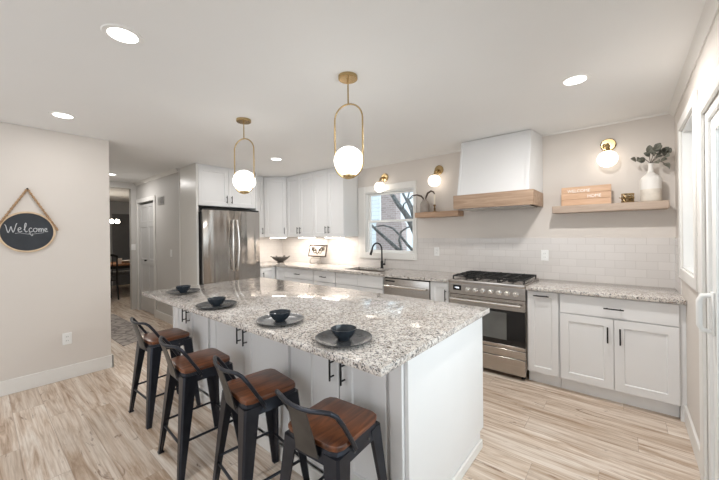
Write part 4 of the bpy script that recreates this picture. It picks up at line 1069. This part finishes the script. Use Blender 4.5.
# ================================================================== ROUND CHALKBOARD
SY, SZ, R = 0.315, 1.478, 0.182
t = thing('chalkboard_sign', 'round chalkboard reading Welcome hung by a beaded rope on the left wall', 'sign', (XW, SY, SZ))
MB().lathe((XW, SY, SZ), [(0, 0.012), (R-0.004, 0.012), (R-0.004, 0.002), (0, 0.002)], 56, 'x').build('board', M_slate, t)
MB().lathe((XW, SY, SZ), [(R-0.006, 0.002), (R-0.006, 0.018), (R, 0.021), (R+0.010, 0.018), (R+0.010, 0.002), (R-0.006, 0.002)], 56, 'x').build('rim', M_birch, t)
mb = MB()
for s in (-1, 1):
    A = Vector((XW+0.014, SY, SZ+0.405)); B = Vector((XW+0.020, SY+s*0.205, SZ+0.02)); n = 26
    for k in range(n+1): mb.ball(A.lerp(B, k/n), 0.0115 if k % 2 else 0.009, 8)
mb.build('beaded_rope', M_rope, t)
mb = MB(); mb.cyl((XW, SY, SZ+0.405), (XW+0.028, SY, SZ+0.405), 0.006); mb.build('nail', M_black, t)
# handwriting, in units of board radius (u right, v up)
strokes = [
    [(-.80, .22), (-.76, .16), (-.72, -.02), (-.68, -.10), (-.63, .0), (-.585, .14), (-.55, .0), (-.51, -.09), (-.46, .04), (-.40, .24), (-.37, .27)],
    [(-.36, .0), (-.28, .02), (-.24, .07), (-.28, .11), (-.335, .06), (-.335, -.03), (-.28, -.08), (-.20, -.04)],
    [(-.14, .0), (-.07, .15), (-.05, .26), (-.085, .28), (-.11, .15), (-.10, -.02), (-.06, -.08), (-.01, -.04)],
    [(.15, .06), (.10, .09), (.05, .03), (.06, -.05), (.12, -.08), (.18, -.04)],
    [(.27, .08), (.21, .04), (.22, -.05), (.28, -.08), (.34, -.02), (.33, .06), (.27, .08), (.36, .05)],
    [(.40, .07), (.41, -.08), (.42, .02), (.46, .07), (.49, .03), (.49, -.08), (.505, .02), (.54, .07), (.575, .03), (.58, -.07)],
    [(.62, -.01), (.69, .01), (.71, .05), (.67, .08), (.63, .03), (.645, -.05), (.70, -.07), (.75, -.04)],
    [(-.45, -.14), (-.28, -.115), (-.10, -.15), (.03, -.165), (.10, -.13), (.07, -.10), (.05, -.15), (.12, -.20), (.17, -.21), (.15, -.16), (.20, -.165), (.38, -.14), (.52, -.12), (.60, -.10)],
    [(.10, -.17), (.14, -.24), (.20, -.20)],
]
def smooth_path(pts, n=5):
    out = []
    for i in range(len(pts)-1):
        p0, p1, p2, p3 = pts[max(0, i-1)], pts[i], pts[i+1], pts[min(len(pts)-1, i+2)]
        for k in range(n):
            t_ = k/n
            out.append(tuple(0.5*((2*b)+(-a+c)*t_+(2*a-5*b+4*c-d)*t_*t_+(-a+3*b-3*c+d)*t_**3) for a, b, c, d in zip(p0, p1, p2, p3)))
    out.append(pts[-1]); return out
mb = MB()
for i, st in enumerate(strokes):
    mb.tube([(XW+0.0128, SY+u*R, SZ+v*R*1.25+0.018) for u, v in smooth_path(st)], 0.0017 if i >= 7 else 0.0031, 6)
mb.build('chalk_lettering', M_chalk, t)

# ================================================================== HALL AND DINING ROOM
mb = MB(); mb.prism([(-7.25, 1.18), (-5.03, 1.22), (-5.22, 1.64), (-7.25, 1.62)], 0.0, 0.008)
tag(mb.build('hall_rug', M_rug, loc=(-6.1, 1.4, 0), smooth=False), 'faded grey patterned runner rug on the hall floor', 'rug')
t = thing('dining_table', 'oak topped dining table with black legs in the dark dining room', 'table', (-9.75, 2.5, 0))
MB().box(-10.3, -9.25, 1.75, 3.6, 0.735, 0.775, 0.004).build('tabletop', M_table, t)
for x in (-10.22, -9.33):
    for y in (1.83, 3.52): MB().box(x-0.04, x+0.04, y-0.04, y+0.04, 0, 0.735, 0.004).build('leg', M_dwood, t)
MB().box(-10.2, -9.35, 1.87, 3.48, 0.66, 0.735).build('apron', M_dwood, t, smooth=False)
def chair():
    t = thing('dining_chair', '', 'chair', (0, 0, 0), 'black dining chairs at the table')
    MB().box(-0.21, 0.21, -0.21, 0.21, 0.43, 0.46, 0.006).build('seat', M_dwood, t)
    for sx in (-1, 1):
        MB().tube([(sx*0.19, 0.19, 0.44), (sx*0.20, 0.21, 0.0)], [0.02, 0.016], 8).build('leg', M_dwood, t)
        MB().tube([(sx*0.20, -0.24, 0.0), (sx*0.19, -0.19, 0.45), (sx*0.18, -0.24, 1.0)], [0.016, 0.02, 0.015], 8).build('back_post', M_dwood, t)
    mb = MB(); mb.tube([(-0.18, -0.24, 0.98), (-0.10, -0.262, 1.02), (0.10, -0.262, 1.02), (0.18, -0.24, 0.98)], 0.02, 8, flat=1.3); mb.build('top_rail', M_dwood, t)
    for x in (-0.09, 0.0, 0.09): MB().tube([(x, -0.2, 0.46), (x, -0.255, 1.0)], 0.009, 6).build('spindle', M_dwood, t)
    return t
c0 = chair(); c0.location = (-9.05, 1.84, 0); c0.rotation_euler = (0, 0, PI/2+0.1); c0['label'] = 'black spindle-back dining chair at the near side of the table'
dup(c0, (-9.0, 2.95, 0), PI/2-0.05, 'black dining chair mostly hidden behind the hall corner')
t = thing('cup', 'pale cup standing on the dining table', 'cup', (-9.45, 2.24, 0.775))
MB().lathe((-9.45, 2.24, 0.775), [(0, 0), (0.035, 0), (0.045, 0.13), (0.041, 0.13), (0.032, 0.01), (0, 0.01)], 20).build('body', M_ceram, t)
t = thing('serving_bowl', 'white shallow bowl on the dining table', 'bowl', (-9.6, 2.45, 0.775))
MB().lathe((-9.6, 2.45, 0.775), [(0, 0), (0.07, 0), (0.17, 0.06), (0.165, 0.062), (0.07, 0.01), (0, 0.01)], 28).build('body', M_ceram, t)
t = thing('dining_bench', 'grey upholstered bench beyond the dining table', 'bench', (-10.55, 2.7, 0))
MB().box(-10.75, -10.38, 1.9, 3.5, 0.40, 0.49, 0.02, 2).build('cushion', M_cushion, t)
for y in (2.0, 3.4): MB().box(-10.72, -10.41, y-0.03, y+0.03, 0, 0.40, 0.004).build('leg', M_dwood, t)
lx, ly, lz = -9.5, 1.94, 1.80
t = thing('globe_chandelier', 'chandelier bar with round glowing bulbs over the dining table', 'chandelier', (lx, ly, H))
mb = MB(); mb.lathe((lx, ly, H), [(0, -0.03), (0.06, -0.03), (0.06, 0), (0, 0)], 20); mb.cyl((lx, ly, H-0.02), (lx, ly, lz+0.07), 0.008); mb.tube([(lx, ly-0.29, lz+0.07), (lx, ly+0.29, lz+0.07)], 0.009, 8); mb.build('stem', M_black, t)
for k in range(6):
    p = (lx, ly-0.271+k*0.1085, lz)
    ar = MB().tube([(p[0], p[1], lz+0.07), p], 0.006, 6).build('arm', M_black, t)
    MB().ball(p, 0.046, 16).build('bulb', M_bulb, ar)

# ================================================================== OUTSIDE
struct(MB().box(-30, 20, YB+0.14, 40, -0.9, -0.6).build('ground', M_snow, smooth=False), 'snow outside')
struct(MB().box(XR+0.15, 20, -8, YB+0.14, -0.9, -0.12).build('ground_side', M_snow, smooth=False), 'snowy side yard')
t = thing('neighbour_house', 'pale sided house with snow seen through the sink window', 'house', (-11, 15, -0.6))
MB().box(-16.0, -9.86, 13.5, 19, -0.6, 5.2).build('wall', M_siding, t, smooth=False)
mb = MB()
for k in range(28): mb.box(-16.0, -9.84, 13.47, 13.5, -0.6+k*0.2, -0.585+k*0.2)
mb.build('siding_lines', plain('siding_shadow', srgb(180, 190, 196), 0.8), t, smooth=False)
t = thing('brick_chimney', 'weathered brick chimney against the pale house outside', 'chimney', (-6.9, 10, -0.6))
mb = MB(); mb.box(-6.88, -6.23, 9.5, 9.8, 1.95, 4.8); mb.box(-7.12, -5.99, 9.5, 9.8, -0.6, 1.80)
mb.hexa([(-7.12, 9.5, 1.80), (-5.99, 9.5, 1.80), (-5.99, 9.8, 1.80), (-7.12, 9.8, 1.80)], [(-6.88, 9.5, 1.95), (-6.23, 9.5, 1.95), (-6.23, 9.8, 1.95), (-6.88, 9.8, 1.95)])
mb.build('stack', M_brick, t, smooth=False)
MB().box(-6.98, -6.13, 9.4, 9.9, 4.8, 5.0).build('cap', M_snow, t, smooth=False)
t = thing('bare_tree', 'bare grey tree with slanting limbs outside the sink window', 'tree', (-3.6, 6.4, -0.6))
def limb(pts, r0, r1): MB().tube(pts, [0.75*(r0+(r1-r0)*k/(len(pts)-1)) for k in range(len(pts))], 9).build('limb', M_bark, t)
TY = 6.4
def T3(p, dy=0.0): return (p[0], TY+dy, p[1])
limb([(-3.35, TY, -0.7), (-3.42, TY, 0.4), (-3.65, TY+0.05, 1.35), T3((-3.84, 1.75)), T3((-3.96, 1.92)), T3((-4.15, 2.14)), T3((-4.36, 2.45)), (-4.7, TY, 3.1)], 0.13, 0.05)
limb([(-3.62, TY+0.05, 1.25), T3((-3.79, 1.77), .12), T3((-3.87, 1.98), .15), T3((-3.97, 2.18), .15), T3((-4.08, 2.36), .15), (-4.3, TY+0.2, 3.0)], 0.07, 0.03)
limb([(-3.50, TY, 0.62), T3((-3.85, 0.92), -.1), T3((-4.09, 1.06), -.1), T3((-4.33, 1.25), -.12), T3((-4.62, 1.48), -.15), T3((-4.92, 1.72), -.15), T3((-5.0, 2.2), -.15), T3((-5.15, 2.5), -.1)], 0.075, 0.028)
limb([(-3.45, TY, 0.5), T3((-3.80, 1.02), .1), T3((-3.95, 1.16), .1), T3((-4.11, 1.34), .1), T3((-4.36, 1.56), .1), T3((-4.64, 1.64), .1), T3((-4.95, 1.60), .1)], 0.06, 0.018)
limb([(-3.45, TY, 0.45), T3((-3.90, 0.95), -.2), T3((-3.99, 1.28), -.2), T3((-3.94, 1.47), -.2), T3((-3.77, 1.56), -.2), T3((-3.6, 1.6), -.2)], 0.05, 0.02)
limb([(-3.7, TY, 1.5), T3((-3.77, 2.02), .05), T3((-3.90, 2.25), .05), T3((-3.86, 2.38), .05), (-3.7, TY, 2.7)], 0.035, 0.018)
limb([T3((-4.01, 1.98)), T3((-3.92, 2.1), -.1), T3((-3.78, 2.2), -.1), T3((-3.66, 2.25), -.1)], 0.03, 0.01)
